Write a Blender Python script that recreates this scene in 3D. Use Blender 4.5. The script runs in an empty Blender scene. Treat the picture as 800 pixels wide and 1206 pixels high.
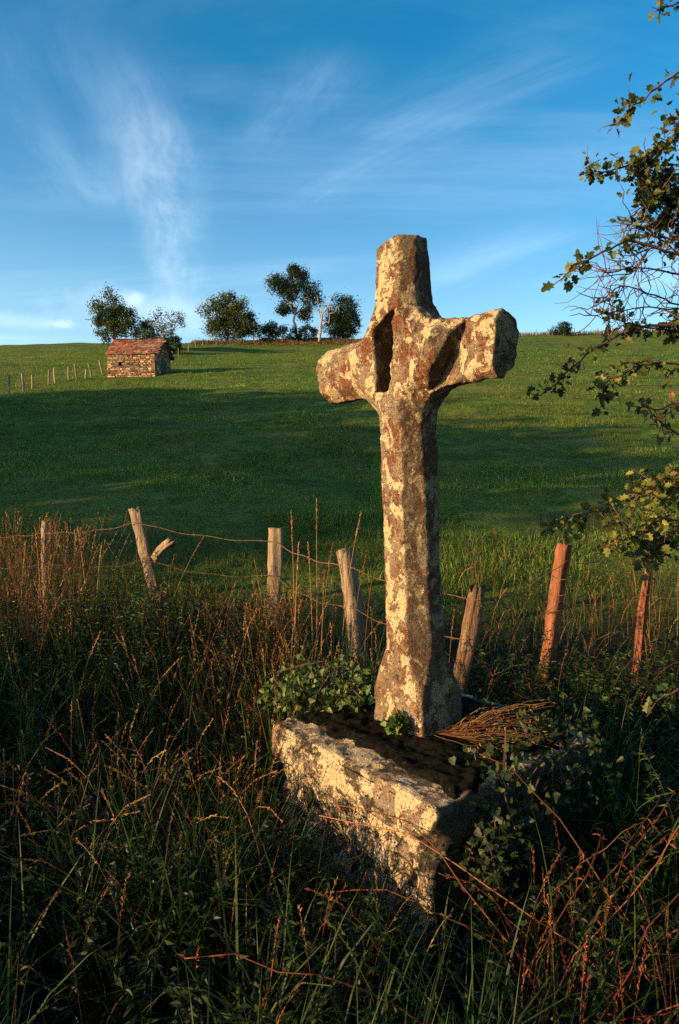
import bpy, math, random
import numpy as np
from mathutils import Vector, Matrix
R = math.radians
ORD = ['first', 'second', 'third', 'fourth', 'fifth', 'sixth', 'seventh', 'eighth', 'ninth', 'tenth', 'eleventh']
rng = np.random.default_rng(7)
random.seed(7)
SC = bpy.context.scene
COL = SC.collection

# ------------------------------------------------------------------ camera
CAM = np.array([0.0, 0.0, 1.45]); PITCH = R(3.8); F = 804.0      # F in units of an 800 x 1206 frame
cd = bpy.data.cameras.new('camera'); cam = bpy.data.objects.new('camera', cd); COL.objects.link(cam)
cam.location = CAM; cam.rotation_euler = (math.pi/2 - PITCH, 0, 0)
cd.sensor_fit = 'VERTICAL'; cd.sensor_height = 36.0; cd.lens = 36.0*F/1206.0
cd.clip_start = 0.05; cd.clip_end = 3000
SC.camera = cam

# ------------------------------------------------------------------ light
SUN_EL, SUN_AZ = R(13.0), math.atan2(-0.90, -0.44)              # azimuth clockwise from +Y
sdir = Vector((math.sin(SUN_AZ)*math.cos(SUN_EL), math.cos(SUN_AZ)*math.cos(SUN_EL), math.sin(SUN_EL)))
sl = bpy.data.lights.new('sun', 'SUN'); sun = bpy.data.objects.new('sun', sl); COL.objects.link(sun)
sl.energy = 4.9; sl.angle = R(0.5); sl.color = (1.0, 0.66, 0.32)
sun.rotation_euler = sdir.to_track_quat('Z', 'Y').to_euler(); sun.location = (-20, -10, 12)
SC.view_settings.view_transform = 'Standard'; SC.view_settings.look = 'None'
SC.view_settings.exposure = 1.1; SC.view_settings.gamma = 1.0; SC.cycles.use_denoising = False
SKY_STRENGTH = 0.112

def ray(px, py):
    """unit-forward ray of a point of the 800 x 1206 frame (y component along the ground is 1)"""
    a = (px-400)/F; b = (603-py)/F
    fy = math.cos(PITCH) + b*math.sin(PITCH); fz = -math.sin(PITCH) + b*math.cos(PITCH)
    return np.array([a/fy, 1.0, fz/fy])
def at(px, py, d): return CAM + ray(px, py)*d

# ------------------------------------------------------------------ node helpers
class NT:
    def __init__(s, tree): s.t = tree; s.n = tree.nodes; s.l = tree.links
    def node(s, typ, ins=None, **kw):
        n = s.n.new(typ)
        for k, v in kw.items(): setattr(n, k, v)
        for k, v in (ins or {}).items(): s.set(n.inputs[k], v)
        return n
    def set(s, sock, v):
        if isinstance(v, bpy.types.NodeSocket): s.l.new(v, sock)
        elif isinstance(v, (tuple, list)) and len(v) == 3 and sock.type == 'RGBA': sock.default_value = (*v, 1)
        else: sock.default_value = v
    def math(s, op, a, b=0.0, clamp=False):
        n = s.node('ShaderNodeMath', operation=op, use_clamp=clamp); s.set(n.inputs[0], a); s.set(n.inputs[1], b); return n.outputs[0]
    def vm(s, op, a, b=None):
        n = s.node('ShaderNodeVectorMath', operation=op); s.set(n.inputs[0], a)
        if b is not None:
            if op == 'SCALE': s.set(n.inputs['Scale'], b)
            else: s.set(n.inputs[1], b)
        return n.outputs['Value'] if op in ('DOT_PRODUCT', 'LENGTH') else n.outputs[0]
    def noise(s, vec, scale, detail=4, rough=0.55, dist=0.0, w=None):
        n = s.node('ShaderNodeTexNoise', {'Scale': scale, 'Detail': detail, 'Roughness': rough, 'Distortion': dist})
        if vec is not None: s.set(n.inputs['Vector'], vec)
        return n.outputs['Fac']
    def ramp(s, v, lo, hi, a=0.0, b=1.0):
        n = s.node('ShaderNodeMapRange', {'From Min': lo, 'From Max': hi, 'To Min': a, 'To Max': b}, interpolation_type='SMOOTHSTEP')
        s.set(n.inputs[0], v); return n.outputs[0]
    def mix(s, f, a, b, blend='MIX'):
        n = s.node('ShaderNodeMix', data_type='RGBA', blend_type=blend)
        s.set(n.inputs[0], f); s.set(n.inputs[6], a); s.set(n.inputs[7], b); return n.outputs[2]
    def mapping(s, vec, scale=(1, 1, 1), loc=(0, 0, 0), rot=(0, 0, 0)):
        n = s.node('ShaderNodeMapping', {'Scale': scale, 'Location': loc, 'Rotation': rot}); s.set(n.inputs[0], vec); return n.outputs[0]

def new_mat(name):
    m = bpy.data.materials.new(name); m.use_nodes = True; m.node_tree.nodes.clear()
    t = NT(m.node_tree); out = t.node('ShaderNodeOutputMaterial')
    return m, t, out
def principled(t, out, color, rough=0.8, bump=None, bstr=0.5, bdist=0.01, spec=0.3):
    p = t.node('ShaderNodeBsdfPrincipled', {'Base Color': color, 'Roughness': rough, 'Specular IOR Level': spec})
    if bump is not None:
        b = t.node('ShaderNodeBump', {'Strength': bstr, 'Distance': bdist}); t.set(b.inputs['Height'], bump); t.set(p.inputs['Normal'], b.outputs[0])
    t.l.new(p.outputs[0], out.inputs[0]); return p

# ------------------------------------------------------------------ world: blue sky with thin cirrus
W = bpy.data.worlds.new('World'); SC.world = W; W.use_nodes = True; W.node_tree.nodes.clear()
t = NT(W.node_tree); wout = t.node('ShaderNodeOutputWorld'); bg = t.node('ShaderNodeBackground', {'Strength': SKY_STRENGTH})
sky = t.node('ShaderNodeTexSky', sky_type='NISHITA'); sky.sun_disc = False; sky.sun_elevation = SUN_EL; sky.sun_rotation = SUN_AZ
sky.altitude = 300; sky.air_density = 1.0; sky.dust_density = 2.3; sky.ozone_density = 3.0
hs = t.node('ShaderNodeHueSaturation', {'Saturation': 1.38, 'Hue': 0.488, 'Color': sky.outputs[0]})
tc = t.node('ShaderNodeTexCoord'); sx = t.node('ShaderNodeSeparateXYZ'); t.set(sx.inputs[0], tc.outputs['Generated'])
zc = t.math('MAXIMUM', sx.outputs[2], 0.03)
cx = t.math('DIVIDE', sx.outputs[0], zc); cy = t.math('DIVIDE', sx.outputs[1], zc)
cp = t.node('ShaderNodeCombineXYZ', {0: cx, 1: cy}).outputs[0]          # place on a flat cloud layer one unit up
def layer_xy(px, py):
    r = ray(px, py); return np.array([r[0]/r[2], r[1]/r[2]])
def streak(p0, p1, width, strength, nscale=3.0, stretch=4.0, seed=0.0, lo=0.42, hi=0.75):
    a, b = layer_xy(*p0), layer_xy(*p1); d = b-a; L = np.linalg.norm(d); u = d/L; v = np.array([-u[1], u[0]]); c = (a+b)/2
    s_ = t.math('SUBTRACT', t.vm('DOT_PRODUCT', cp, (u[0], u[1], 0)), float(c@u))
    w_ = t.math('SUBTRACT', t.vm('DOT_PRODUCT', cp, (v[0], v[1], 0)), float(c@v))
    q = t.node('ShaderNodeCombineXYZ', {0: t.math('MULTIPLY', s_, 1/stretch), 1: w_, 2: seed}).outputs[0]
    warp = t.math('MULTIPLY', t.math('SUBTRACT', t.noise(q, nscale*0.5, 2), 0.5), width*1.6)
    m1 = t.ramp(t.math('ABSOLUTE', t.math('ADD', w_, warp)), 0.0, width, 1.0, 0.0)
    m2 = t.ramp(t.math('ABSOLUTE', s_), L*0.25, L*0.6, 1.0, 0.0)
    n = t.math('MULTIPLY', t.ramp(t.noise(q, nscale*2.6, 9, 0.68, 0.35), .25, .8), t.ramp(t.noise(q, nscale*.8, 3, .5, .5), lo-.08, hi))
    return t.math('MULTIPLY', t.math('MULTIPLY', m1, m2), t.math('MULTIPLY', n, strength))
clouds = [streak((215, 345), (168, 80), 0.22, 0.30, 2.2, 3.5, 1.0, 0.3, 0.8),
          streak((120, 250), (40, 20), 0.26, 0.2, 2.0, 4.0, 5.0, 0.3, 0.8),
          streak((340, 250), (580, 120), 0.14, 0.075, 3.5, 5.0, 9.0, 0.32, 0.75),
          streak((400, 175), (720, 40), 0.22, 0.07, 2.5, 5.0, 13.0, 0.3, 0.75),
          streak((500, 340), (690, 265), 0.45, 0.11, 1.0, 4.0, 17.0, 0.35, 0.7),
          streak((310, 180), (420, 60), 0.2, 0.1, 2.5, 4.0, 22.0, 0.3, 0.75)]
veil = t.math('MULTIPLY', t.ramp(t.noise(t.mapping(cp, (0.35, 0.9, 1), (3, 1, 0), (0, 0, 0.7)), 0.8, 8, 0.6, 0.8), 0.45, 0.8), 0.10)
# small puffs far away over the hill: cumulus seen low
n3 = t.noise(tc.outputs['Generated'], 22, 5, 0.6)
def puff(px, py, rx, ry, s):
    r = ray(px, py); r = r/np.linalg.norm(r)
    dv = t.vm('SUBTRACT', tc.outputs['Generated'], tuple(r)); dv = t.vm('MULTIPLY', dv, (1/rx, 1/rx, 1/ry))
    e = t.math('ADD', t.vm('LENGTH', dv), t.math('MULTIPLY', t.math('SUBTRACT', n3, 0.5), 2.2))
    return t.ramp(e, 0.0, 1.5, s, 0.0)
clouds += [puff(160, 350, 0.018, 0.010, 0.14), puff(70, 382, 0.016, 0.005, 0.13), puff(190, 366, 0.11, 0.025, 0.12), puff(25, 378, 0.05, 0.01, 0.08)]
tot = veil
for c in clouds: tot = t.math('ADD', tot, c)
tot = t.math('MINIMUM', tot, 0.85)
tot = t.math('MULTIPLY', tot, t.ramp(sx.outputs[2], 0.02, 0.14))
hz = t.math('MULTIPLY', t.math('POWER', t.math('SUBTRACT', 1.0, t.math('MAXIMUM', sx.outputs[2], 0.0)), 6.0), 0.62)   # pale haze low in the sky, the same all round
col = t.mix(tot, t.mix(hz, hs.outputs[0], (6.6, 8.4, 9.2)), (10.0, 10.8, 11.4))
t.set(bg.inputs[0], col); t.l.new(bg.outputs[0], wout.inputs[0])

# ------------------------------------------------------------------ numpy noise
_tab = np.random.default_rng(3).random((64, 64, 64)).astype(np.float32)
def vnoise(p, scale=1.0, seed=0):
    p = np.asarray(p, np.float32)*scale + np.float32(seed*7.31)
    i = np.floor(p).astype(np.int32); f = p-i; f = f*f*(3-2*f); i &= 63; j = (i+1) & 63
    x0, y0, z0 = i[..., 0], i[..., 1], i[..., 2]; x1, y1, z1 = j[..., 0], j[..., 1], j[..., 2]; fx, fy, fz = f[..., 0], f[..., 1], f[..., 2]
    a = _tab[x0, y0, z0]*(1-fx)+_tab[x1, y0, z0]*fx; b = _tab[x0, y1, z0]*(1-fx)+_tab[x1, y1, z0]*fx
    c = _tab[x0, y0, z1]*(1-fx)+_tab[x1, y0, z1]*fx; d = _tab[x0, y1, z1]*(1-fx)+_tab[x1, y1, z1]*fx
    return (a*(1-fy)+b*fy)*(1-fz)+(c*(1-fy)+d*fy)*fz
def fbm(p, scale, oct=3, seed=0):
    s = 0; a = 1; n = 0
    for k in range(oct): s = s+a*vnoise(p, scale*2**k, seed+k); n += a; a *= 0.5
    return s/n

# ------------------------------------------------------------------ mesh helpers
def mk_mesh(name, V, Fs, tint=None, mat=None, smooth=False):
    """V (n,3); Fs list of (m,3) / (m,4) index arrays; tint (n,3)"""
    if isinstance(Fs, np.ndarray): Fs = [Fs]
    Fs = [np.asarray(f, np.int32) for f in Fs if len(f)]
    me = bpy.data.meshes.new(name); V = np.asarray(V, np.float32)
    me.vertices.add(len(V)); me.vertices.foreach_set('co', V.ravel())
    tot = sum(f.size for f in Fs); npoly = sum(len(f) for f in Fs)
    me.loops.add(tot); me.polygons.add(npoly)
    me.loops.foreach_set('vertex_index', np.concatenate([f.ravel() for f in Fs]))
    sizes = np.concatenate([np.full(len(f), f.shape[1], np.int32) for f in Fs])
    me.polygons.foreach_set('loop_start', np.concatenate([[0], np.cumsum(sizes)[:-1]]).astype(np.int32))
    me.polygons.foreach_set('use_smooth', np.full(npoly, bool(smooth)))
    if tint is not None:
        at_ = me.attributes.new('tint', 'FLOAT_COLOR', 'POINT')
        c = np.ones((len(V), 4), np.float32); c[:, :3] = tint; at_.data.foreach_set('color', c.ravel())
    me.update(calc_edges=True)
    if mat: me.materials.append(mat)
    return me
def link(name, me, parent=None, loc=None, rot=None):
    o = bpy.data.objects.new(name, me); COL.objects.link(o)
    if parent is not None: o.parent = parent
    if loc is not None: o.location = loc
    if rot is not None: o.rotation_euler = rot
    return o
def tag(o, label=None, cat=None, group=None, kind=None):
    if label: o['label'] = label
    if cat: o['category'] = cat
    if group: o['group'] = group
    if kind: o['kind'] = kind
    return o
def empty(name, loc=(0, 0, 0), rot=(0, 0, 0)):
    o = bpy.data.objects.new(name, None); COL.objects.link(o); o.location = loc; o.rotation_euler = rot; o.empty_display_size = 0.1; return o

class Acc:
    def __init__(s): s.V = []; s.T = []; s.Q = []; s.C = []; s.n = 0
    def add(s, V, T=None, Q=None, C=None):
        V = np.asarray(V, np.float32).reshape(-1, 3)
        if T is not None and len(T): s.T.append(np.asarray(T).reshape(-1, 3)+s.n)
        if Q is not None and len(Q): s.Q.append(np.asarray(Q).reshape(-1, 4)+s.n)
        C = np.ones((len(V), 3)) if C is None else np.broadcast_to(np.asarray(C, np.float32), (len(V), 3)) if np.ndim(C) < 2 else C
        s.V.append(V); s.C.append(C); s.n += len(V)
    def mesh(s, name, mat, smooth=False, off=None):
        V = np.concatenate(s.V)
        if off is not None: V = V-np.asarray(off)
        Fs = []
        if s.T: Fs.append(np.concatenate(s.T))
        if s.Q: Fs.append(np.concatenate(s.Q))
        return mk_mesh(name, V, Fs, np.concatenate(s.C), mat, smooth)

def tints(n, palette, var=0.25):
    pal = np.array(palette, float); c = pal[rng.integers(0, len(pal), n)]
    return c*(1+var*rng.normal(size=(n, 1))).clip(0.35, 1.9)*(1+0.08*rng.normal(size=(n, 3))).clip(0.6, 1.4)

def blades(acc, P, L, Wd, tilt, curl, C, az=None, seg=5, twist=0.0):
    """grass blades as tapered bent strips; every argument an array of length n or a scalar"""
    n = len(P); P = np.asarray(P, float)
    L = np.broadcast_to(L, n); Wd = np.broadcast_to(Wd, n); tilt = np.broadcast_to(tilt, n); curl = np.broadcast_to(curl, n)
    if az is None: az = rng.uniform(0, 2*np.pi, n)
    ca, sa = np.cos(az), np.sin(az); pos = P.copy(); rows = []
    tw = az+np.pi/2+rng.normal(0, 0.5, n)
    side = np.stack([np.cos(tw), np.sin(tw), 0.15*rng.normal(size=n)], 1)
    for k in range(seg+1):
        s_ = k/seg
        w = Wd*(0.75+0.6*s_-1.35*s_**2.2) if k < seg else Wd*0.0
        if k < seg: rows.append(pos-side*w[:, None]/2); rows.append(pos+side*w[:, None]/2)
        else: rows.append(pos.copy())
        ang = tilt+curl*(k+0.5)/seg*(0.6+0.8*s_)
        pos = pos+np.stack([np.sin(ang)*ca, np.sin(ang)*sa, np.cos(ang)], 1)*(L/seg)[:, None]
    nv = 2*seg+1; V = np.stack(rows, 1).reshape(-1, 3); base = np.arange(n)[:, None]*nv
    Q = np.concatenate([base+np.array([[2*k, 2*k+1, 2*k+3, 2*k+2]]) for k in range(seg-1)]) if seg > 1 else None
    T = base+np.array([[2*seg-2, 2*seg-1, 2*seg]])
    acc.add(V, T, Q, np.repeat(C, nv, 0))
    return pos

LEAF = np.array([[0, 0, 0], [-0.5, 0.42, 0.10], [0, 0.45, -0.05], [0.5, 0.42, 0.10], [0, 1.0, -0.12]])
LEAF_T = np.array([[0, 2, 1], [1, 2, 4], [0, 3, 2], [2, 3, 4]])
LOBED = np.array([[0, 0, 0], [0, 0.5, -0.05], [0.16, 0.16, 0.02], [0.46, 0.2, 0.07], [0.33, 0.42, 0.03], [0.56, 0.62, 0.08], [0.28, 0.68, 0.02], [0.22, 0.92, -0.06], [0, 1.0, -0.12],
                  [-0.22, 0.92, -0.06], [-0.28, 0.68, 0.02], [-0.56, 0.62, 0.08], [-0.33, 0.42, 0.03], [-0.46, 0.2, 0.07], [-0.16, 0.16, 0.02]])
LOBED_T = np.array([[1, k, k+1] for k in range(2, 14)]+[[0, 1, 14], [0, 2, 1]])
LOBED_T = np.array([[a, c, b] if False else [a, b, c] for a, b, c in LOBED_T])
def leaves(acc, P, D, Nn, L, Wd, C, shape=LEAF, tris=LEAF_T):
    """leaf-shaped folded faces at P pointing along D with blade normal about Nn"""
    n = len(P); D = np.asarray(D, float); D = D/np.linalg.norm(D, axis=1, keepdims=True)
    X = np.cross(D, Nn); X /= np.linalg.norm(X, axis=1, keepdims=True)+1e-9; Z = np.cross(X, D)
    L = np.broadcast_to(L, n); Wd = np.broadcast_to(Wd, n)
    V = P[:, None, :]+X[:, None, :]*(shape[None, :, 0, None]*Wd[:, None, None])+D[:, None, :]*(shape[None, :, 1, None]*L[:, None, None])+Z[:, None, :]*(shape[None, :, 2, None]*L[:, None, None])
    T = np.arange(n)[:, None, None]*len(shape)+tris[None]
    acc.add(V, T, None, np.repeat(C, len(shape), 0))
def rand_dirs(n, up=0.0, spread=1.0):
    d = rng.normal(size=(n, 3))*spread; d[:, 2] += up; return d/np.linalg.norm(d, axis=1, keepdims=True)

def tube(acc, pts, rad, sides=5, C=(1, 1, 1), cap=True):
    pts = np.asarray(pts, float); n = len(pts); rad = np.broadcast_to(rad, n)
    tg = np.gradient(pts, axis=0); tg /= np.linalg.norm(tg, axis=1, keepdims=True)+1e-9
    ref = np.array([0.31, 0.17, 0.93]) if abs(tg[:, 2]).mean() < 0.8 else np.array([0.9, 0.3, 0.1])
    a = np.cross(tg, ref); a /= np.linalg.norm(a, axis=1, keepdims=True); b = np.cross(tg, a)
    th = np.arange(sides)*2*np.pi/sides
    V = pts[:, None]+rad[:, None, None]*(a[:, None]*np.cos(th)[None, :, None]+b[:, None]*np.sin(th)[None, :, None])
    V = V.reshape(-1, 3); k = np.arange(sides); k2 = (k+1) % sides
    Q = np.concatenate([np.stack([i*sides+k, i*sides+k2, (i+1)*sides+k2, (i+1)*sides+k], 1) for i in range(n-1)])[:, ::-1]
    T = None
    if cap:
        V = np.concatenate([V, pts[-1:]]); T = np.stack([(n-1)*sides+k, (n-1)*sides+k2, np.full(sides, n*sides)], 1)[:, ::-1]
    acc.add(V, T, Q, C)
def tubes(acc, Ps, rad, C, sides=3):
    """many alike polylines at once: Ps (n,m,3), rad (n,m), C (n,3)"""
    n, m, _ = Ps.shape; tg = np.gradient(Ps, axis=1); tg /= np.linalg.norm(tg, axis=2, keepdims=True)+1e-9
    ref = np.array([0.83, 0.41, 0.37]); a = np.cross(tg, ref); a /= np.linalg.norm(a, axis=2, keepdims=True)+1e-9; b = np.cross(tg, a)
    th = np.arange(sides)*2*np.pi/sides
    V = Ps[:, :, None]+rad[:, :, None, None]*(a[:, :, None]*np.cos(th)[:, None]+b[:, :, None]*np.sin(th)[:, None])
    k = np.arange(sides); k2 = (k+1) % sides
    q = np.concatenate([np.stack([i*sides+k, i*sides+k2, (i+1)*sides+k2, (i+1)*sides+k], 1) for i in range(m-1)])
    Q = np.arange(n)[:, None, None]*(m*sides)+q[None]
    acc.add(V, None, Q, np.repeat(C, m*sides, 0))
def arcs(P, L, tilt, curl, az, m=6):
    """stem polylines (n,m,3)"""
    n = len(P); out = [np.asarray(P, float)]; 
    for k in range(m-1):
        s_ = k/(m-1); ang = tilt+curl*(0.3+1.4*s_)*s_
        out.append(out[-1]+np.stack([np.sin(ang)*np.cos(az), np.sin(ang)*np.sin(az), np.cos(ang)], 1)*(np.broadcast_to(L, n)/(m-1))[:, None])
    return np.stack(out, 1)

def surface_nets(Fd, o, h):
    nx, ny, nz = Fd.shape; c = (nx-1, ny-1, nz-1)
    cnt = np.zeros(c, np.float32); sm = [np.zeros(c, np.float32) for _ in range(3)]
    cor = [(i, j, k) for i in (0, 1) for j in (0, 1) for k in (0, 1)]
    g = lambda p: Fd[p[0]:p[0]+c[0], p[1]:p[1]+c[1], p[2]:p[2]+c[2]]
    for a in cor:
        for ax in range(3):
            if a[ax]: continue
            b = list(a); b[ax] = 1; fa, fb = g(a), g(b); cr = (fa < 0) != (fb < 0)
            tt = np.where(cr, fa/np.where(cr, fa-fb, 1), 0); cnt += cr
            for q in range(3): sm[q] += np.where(cr, a[q]+(tt if q == ax else 0), 0)
    act = cnt > 0; idx = np.full(c, -1, np.int32); idx[act] = np.arange(act.sum()); ijk = np.argwhere(act)
    V = np.stack([sm[q][act]/cnt[act] for q in range(3)], 1)+ijk
    V = V*h+np.asarray(o); S = Fd < 0; quads = []
    for ax in range(3):
        p, q = (ax+1) % 3, (ax+2) % 3
        sl0 = [slice(1, -1)]*3; sl1 = [slice(1, -1)]*3; sl0[ax] = slice(0, -1); sl1[ax] = slice(1, None)
        s0, s1 = S[tuple(sl0)], S[tuple(sl1)]
        for flip in (0, 1):
            m = (s0 & ~s1) if not flip else (~s0 & s1); e = np.argwhere(m); 
            if not len(e): continue
            e = e.copy(); e[:, p] += 1; e[:, q] += 1
            def cell(dp, dq):
                x = e.copy(); x[:, p] += dp; x[:, q] += dq; return idx[x[:, 0], x[:, 1], x[:, 2]]
            r = [cell(-1, -1), cell(0, -1), cell(0, 0), cell(-1, 0)]
            quads.append(np.stack(r if not flip else r[::-1], 1))
    return V, np.concatenate(quads)
def grid(lo, hi, h):
    ax = [np.arange(lo[k]-2*h, hi[k]+3*h, h, dtype=np.float32) for k in range(3)]
    return (np.array([a[0] for a in ax]), *np.meshgrid(*ax, indexing='ij'))
def smin(a, b, k): hh = np.clip(0.5+0.5*(b-a)/k, 0, 1); return b*(1-hh)+a*hh-k*hh*(1-hh)
def smax(a, b, k): return -smin(-a, -b, k)
def sstep(x, a, b): s_ = np.clip((x-a)/(b-a), 0, 1); return s_*s_*(3-2*s_)
def add_noise(Fd, X, Y, Z, terms, band=0.05):
    m = np.abs(Fd) < band; p = np.stack([X[m], Y[m], Z[m]], 1); v = Fd[m]
    for sc_, amp, oc, sd in terms: v = v+amp*(fbm(p, sc_, oc, sd)-0.5)*2
    Fd[m] = v; return Fd

# ------------------------------------------------------------------ terrain
_py = np.array([-200, -30, 0, 4.4, 6, 8, 10, 20, 45, 80, 104, 113, 122, 135, 160, 260, 600], float)
_pz = np.array([-8, -0.6, 0, 0.0, .12, .42, .76, 2.5, 7.3, 14.8, 20.3, 22.0, 22.6, 22.2, 19, 6, -20], float)
_yy = np.linspace(-200, 600, 3201); _zz = np.interp(_yy, _py, _pz)
_k = np.hanning(25); _k /= _k.sum(); _zs = np.convolve(np.pad(_zz, 12, mode='edge'), _k, 'valid')
_wt = sstep(_yy, 5, 14); _zs = _zs*_wt+_zz*(1-_wt)
def gz(x, y):
    x = np.asarray(x, float); y = np.asarray(y, float)
    z = np.interp(y, _yy, _zs) + 0.021*np.clip(x, -120, 120)*sstep(y, 10, 110)
    p = np.stack([x, y, np.zeros_like(x)], -1)
    z = z + (fbm(p, 0.05, 2, 4)-0.5)*1.6*sstep(y, 12, 40) + (fbm(p, 0.35, 2, 9)-0.5)*0.22*sstep(y, 5.5, 12)
    z = z + (fbm(p, 1.1, 2, 12)-0.5)*0.07 + (fbm(p*np.array([.22, 1.0, 1]), .9, 2, 15)-.5)*.36*sstep(y, 7, 13)
    return z
def ground_hit(px, py, d0=3.0, d1=130.0):
    r = ray(px, py); d = np.arange(d0, d1, 0.05); P = CAM+r*d[:, None]
    g = P[:, 2]-gz(P[:, 0], P[:, 1]); i = np.argmax(g < 0)
    p = P[i]; return np.array([p[0], p[1], float(gz(p[0], p[1]))])

# ------------------------------------------------------------------ materials
def foliage_mat(name, trans=0.35, rough=0.55, spec=0.25, var=0.5, scale=14):
    m, t, out = new_mat(name); a = t.node('ShaderNodeAttribute', attribute_name='tint').outputs['Color']
    g = t.node('ShaderNodeNewGeometry'); n = t.noise(g.outputs['Position'], scale, 2)
    c = t.mix(var, a, t.mix(1.0, a, t.node('ShaderNodeCombineColor', {0: t.math('MULTIPLY', n, 2.2), 1: t.math('MULTIPLY', n, 2.0), 2: t.math('MULTIPLY', n, 1.7)}).outputs[0], 'MULTIPLY'))
    p = t.node('ShaderNodeBsdfPrincipled', {'Base Color': c, 'Roughness': rough, 'Specular IOR Level': spec})
    tr = t.node('ShaderNodeBsdfTranslucent', {'Color': t.mix(1.0, c, (1.25, 1.15, 0.55), 'MULTIPLY')})
    mx = t.node('ShaderNodeMixShader', {0: trans}); t.l.new(p.outputs[0], mx.inputs[1]); t.l.new(tr.outputs[0], mx.inputs[2]); t.l.new(mx.outputs[0], out.inputs[0]); return m
M = {}
M['grass'] = foliage_mat('grass_blades', 0.35); M['dry'] = foliage_mat('dry_stalks', 0.2, 0.7, 0.15, 0.4, 30)
M['leaf'] = foliage_mat('leaf', 0.3, 0.5, 0.3, 0.45, 20); M['field'] = foliage_mat('pasture_grass', 0.25, 0.7, 0.1, 0.45, 0.9)
M['crown'] = foliage_mat('tree_leaf', 0.25, 0.6, 0.15, 0.4, 2.0)

m, t, out = new_mat('ground_soil_turf'); M['ground'] = m
g = t.node('ShaderNodeNewGeometry').outputs['Position']; sy = t.node('ShaderNodeSeparateXYZ'); t.set(sy.inputs[0], g)
n1, n2, n3_ = t.noise(g, 0.35, 5), t.noise(t.mapping(g, (1, 0.6, 1)), 2.4, 5, 0.65), t.noise(g, 14, 4, 0.7)
turf = t.mix(t.ramp(n2, .35, .68), (0.055, 0.10, 0.015), (0.125, 0.18, 0.026)); turf = t.mix(t.ramp(n1, .42, .7), turf, (0.14, 0.15, 0.03)); turf = t.mix(t.math('MULTIPLY', t.ramp(t.noise(t.mapping(g, (.3, 1, 1)), .8, 5, .6), .48, .66), .6), turf, (0.03, 0.055, 0.012)); turf = t.mix(t.math('MULTIPLY', t.ramp(n3_, .35, .7), 0.55), turf, (0.022, 0.042, 0.009))
soil = t.mix(n3_, (0.012, 0.009, 0.006), (0.035, 0.026, 0.015))
c = t.mix(t.ramp(sy.outputs[1], 5.0, 7.5), soil, turf)
hgt = t.math('ADD', t.math('MULTIPLY', n2, 0.6), t.math('MULTIPLY', n3_, 0.25))
principled(t, out, c, 0.95, hgt, 1.0, 0.22, 0.05)

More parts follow.
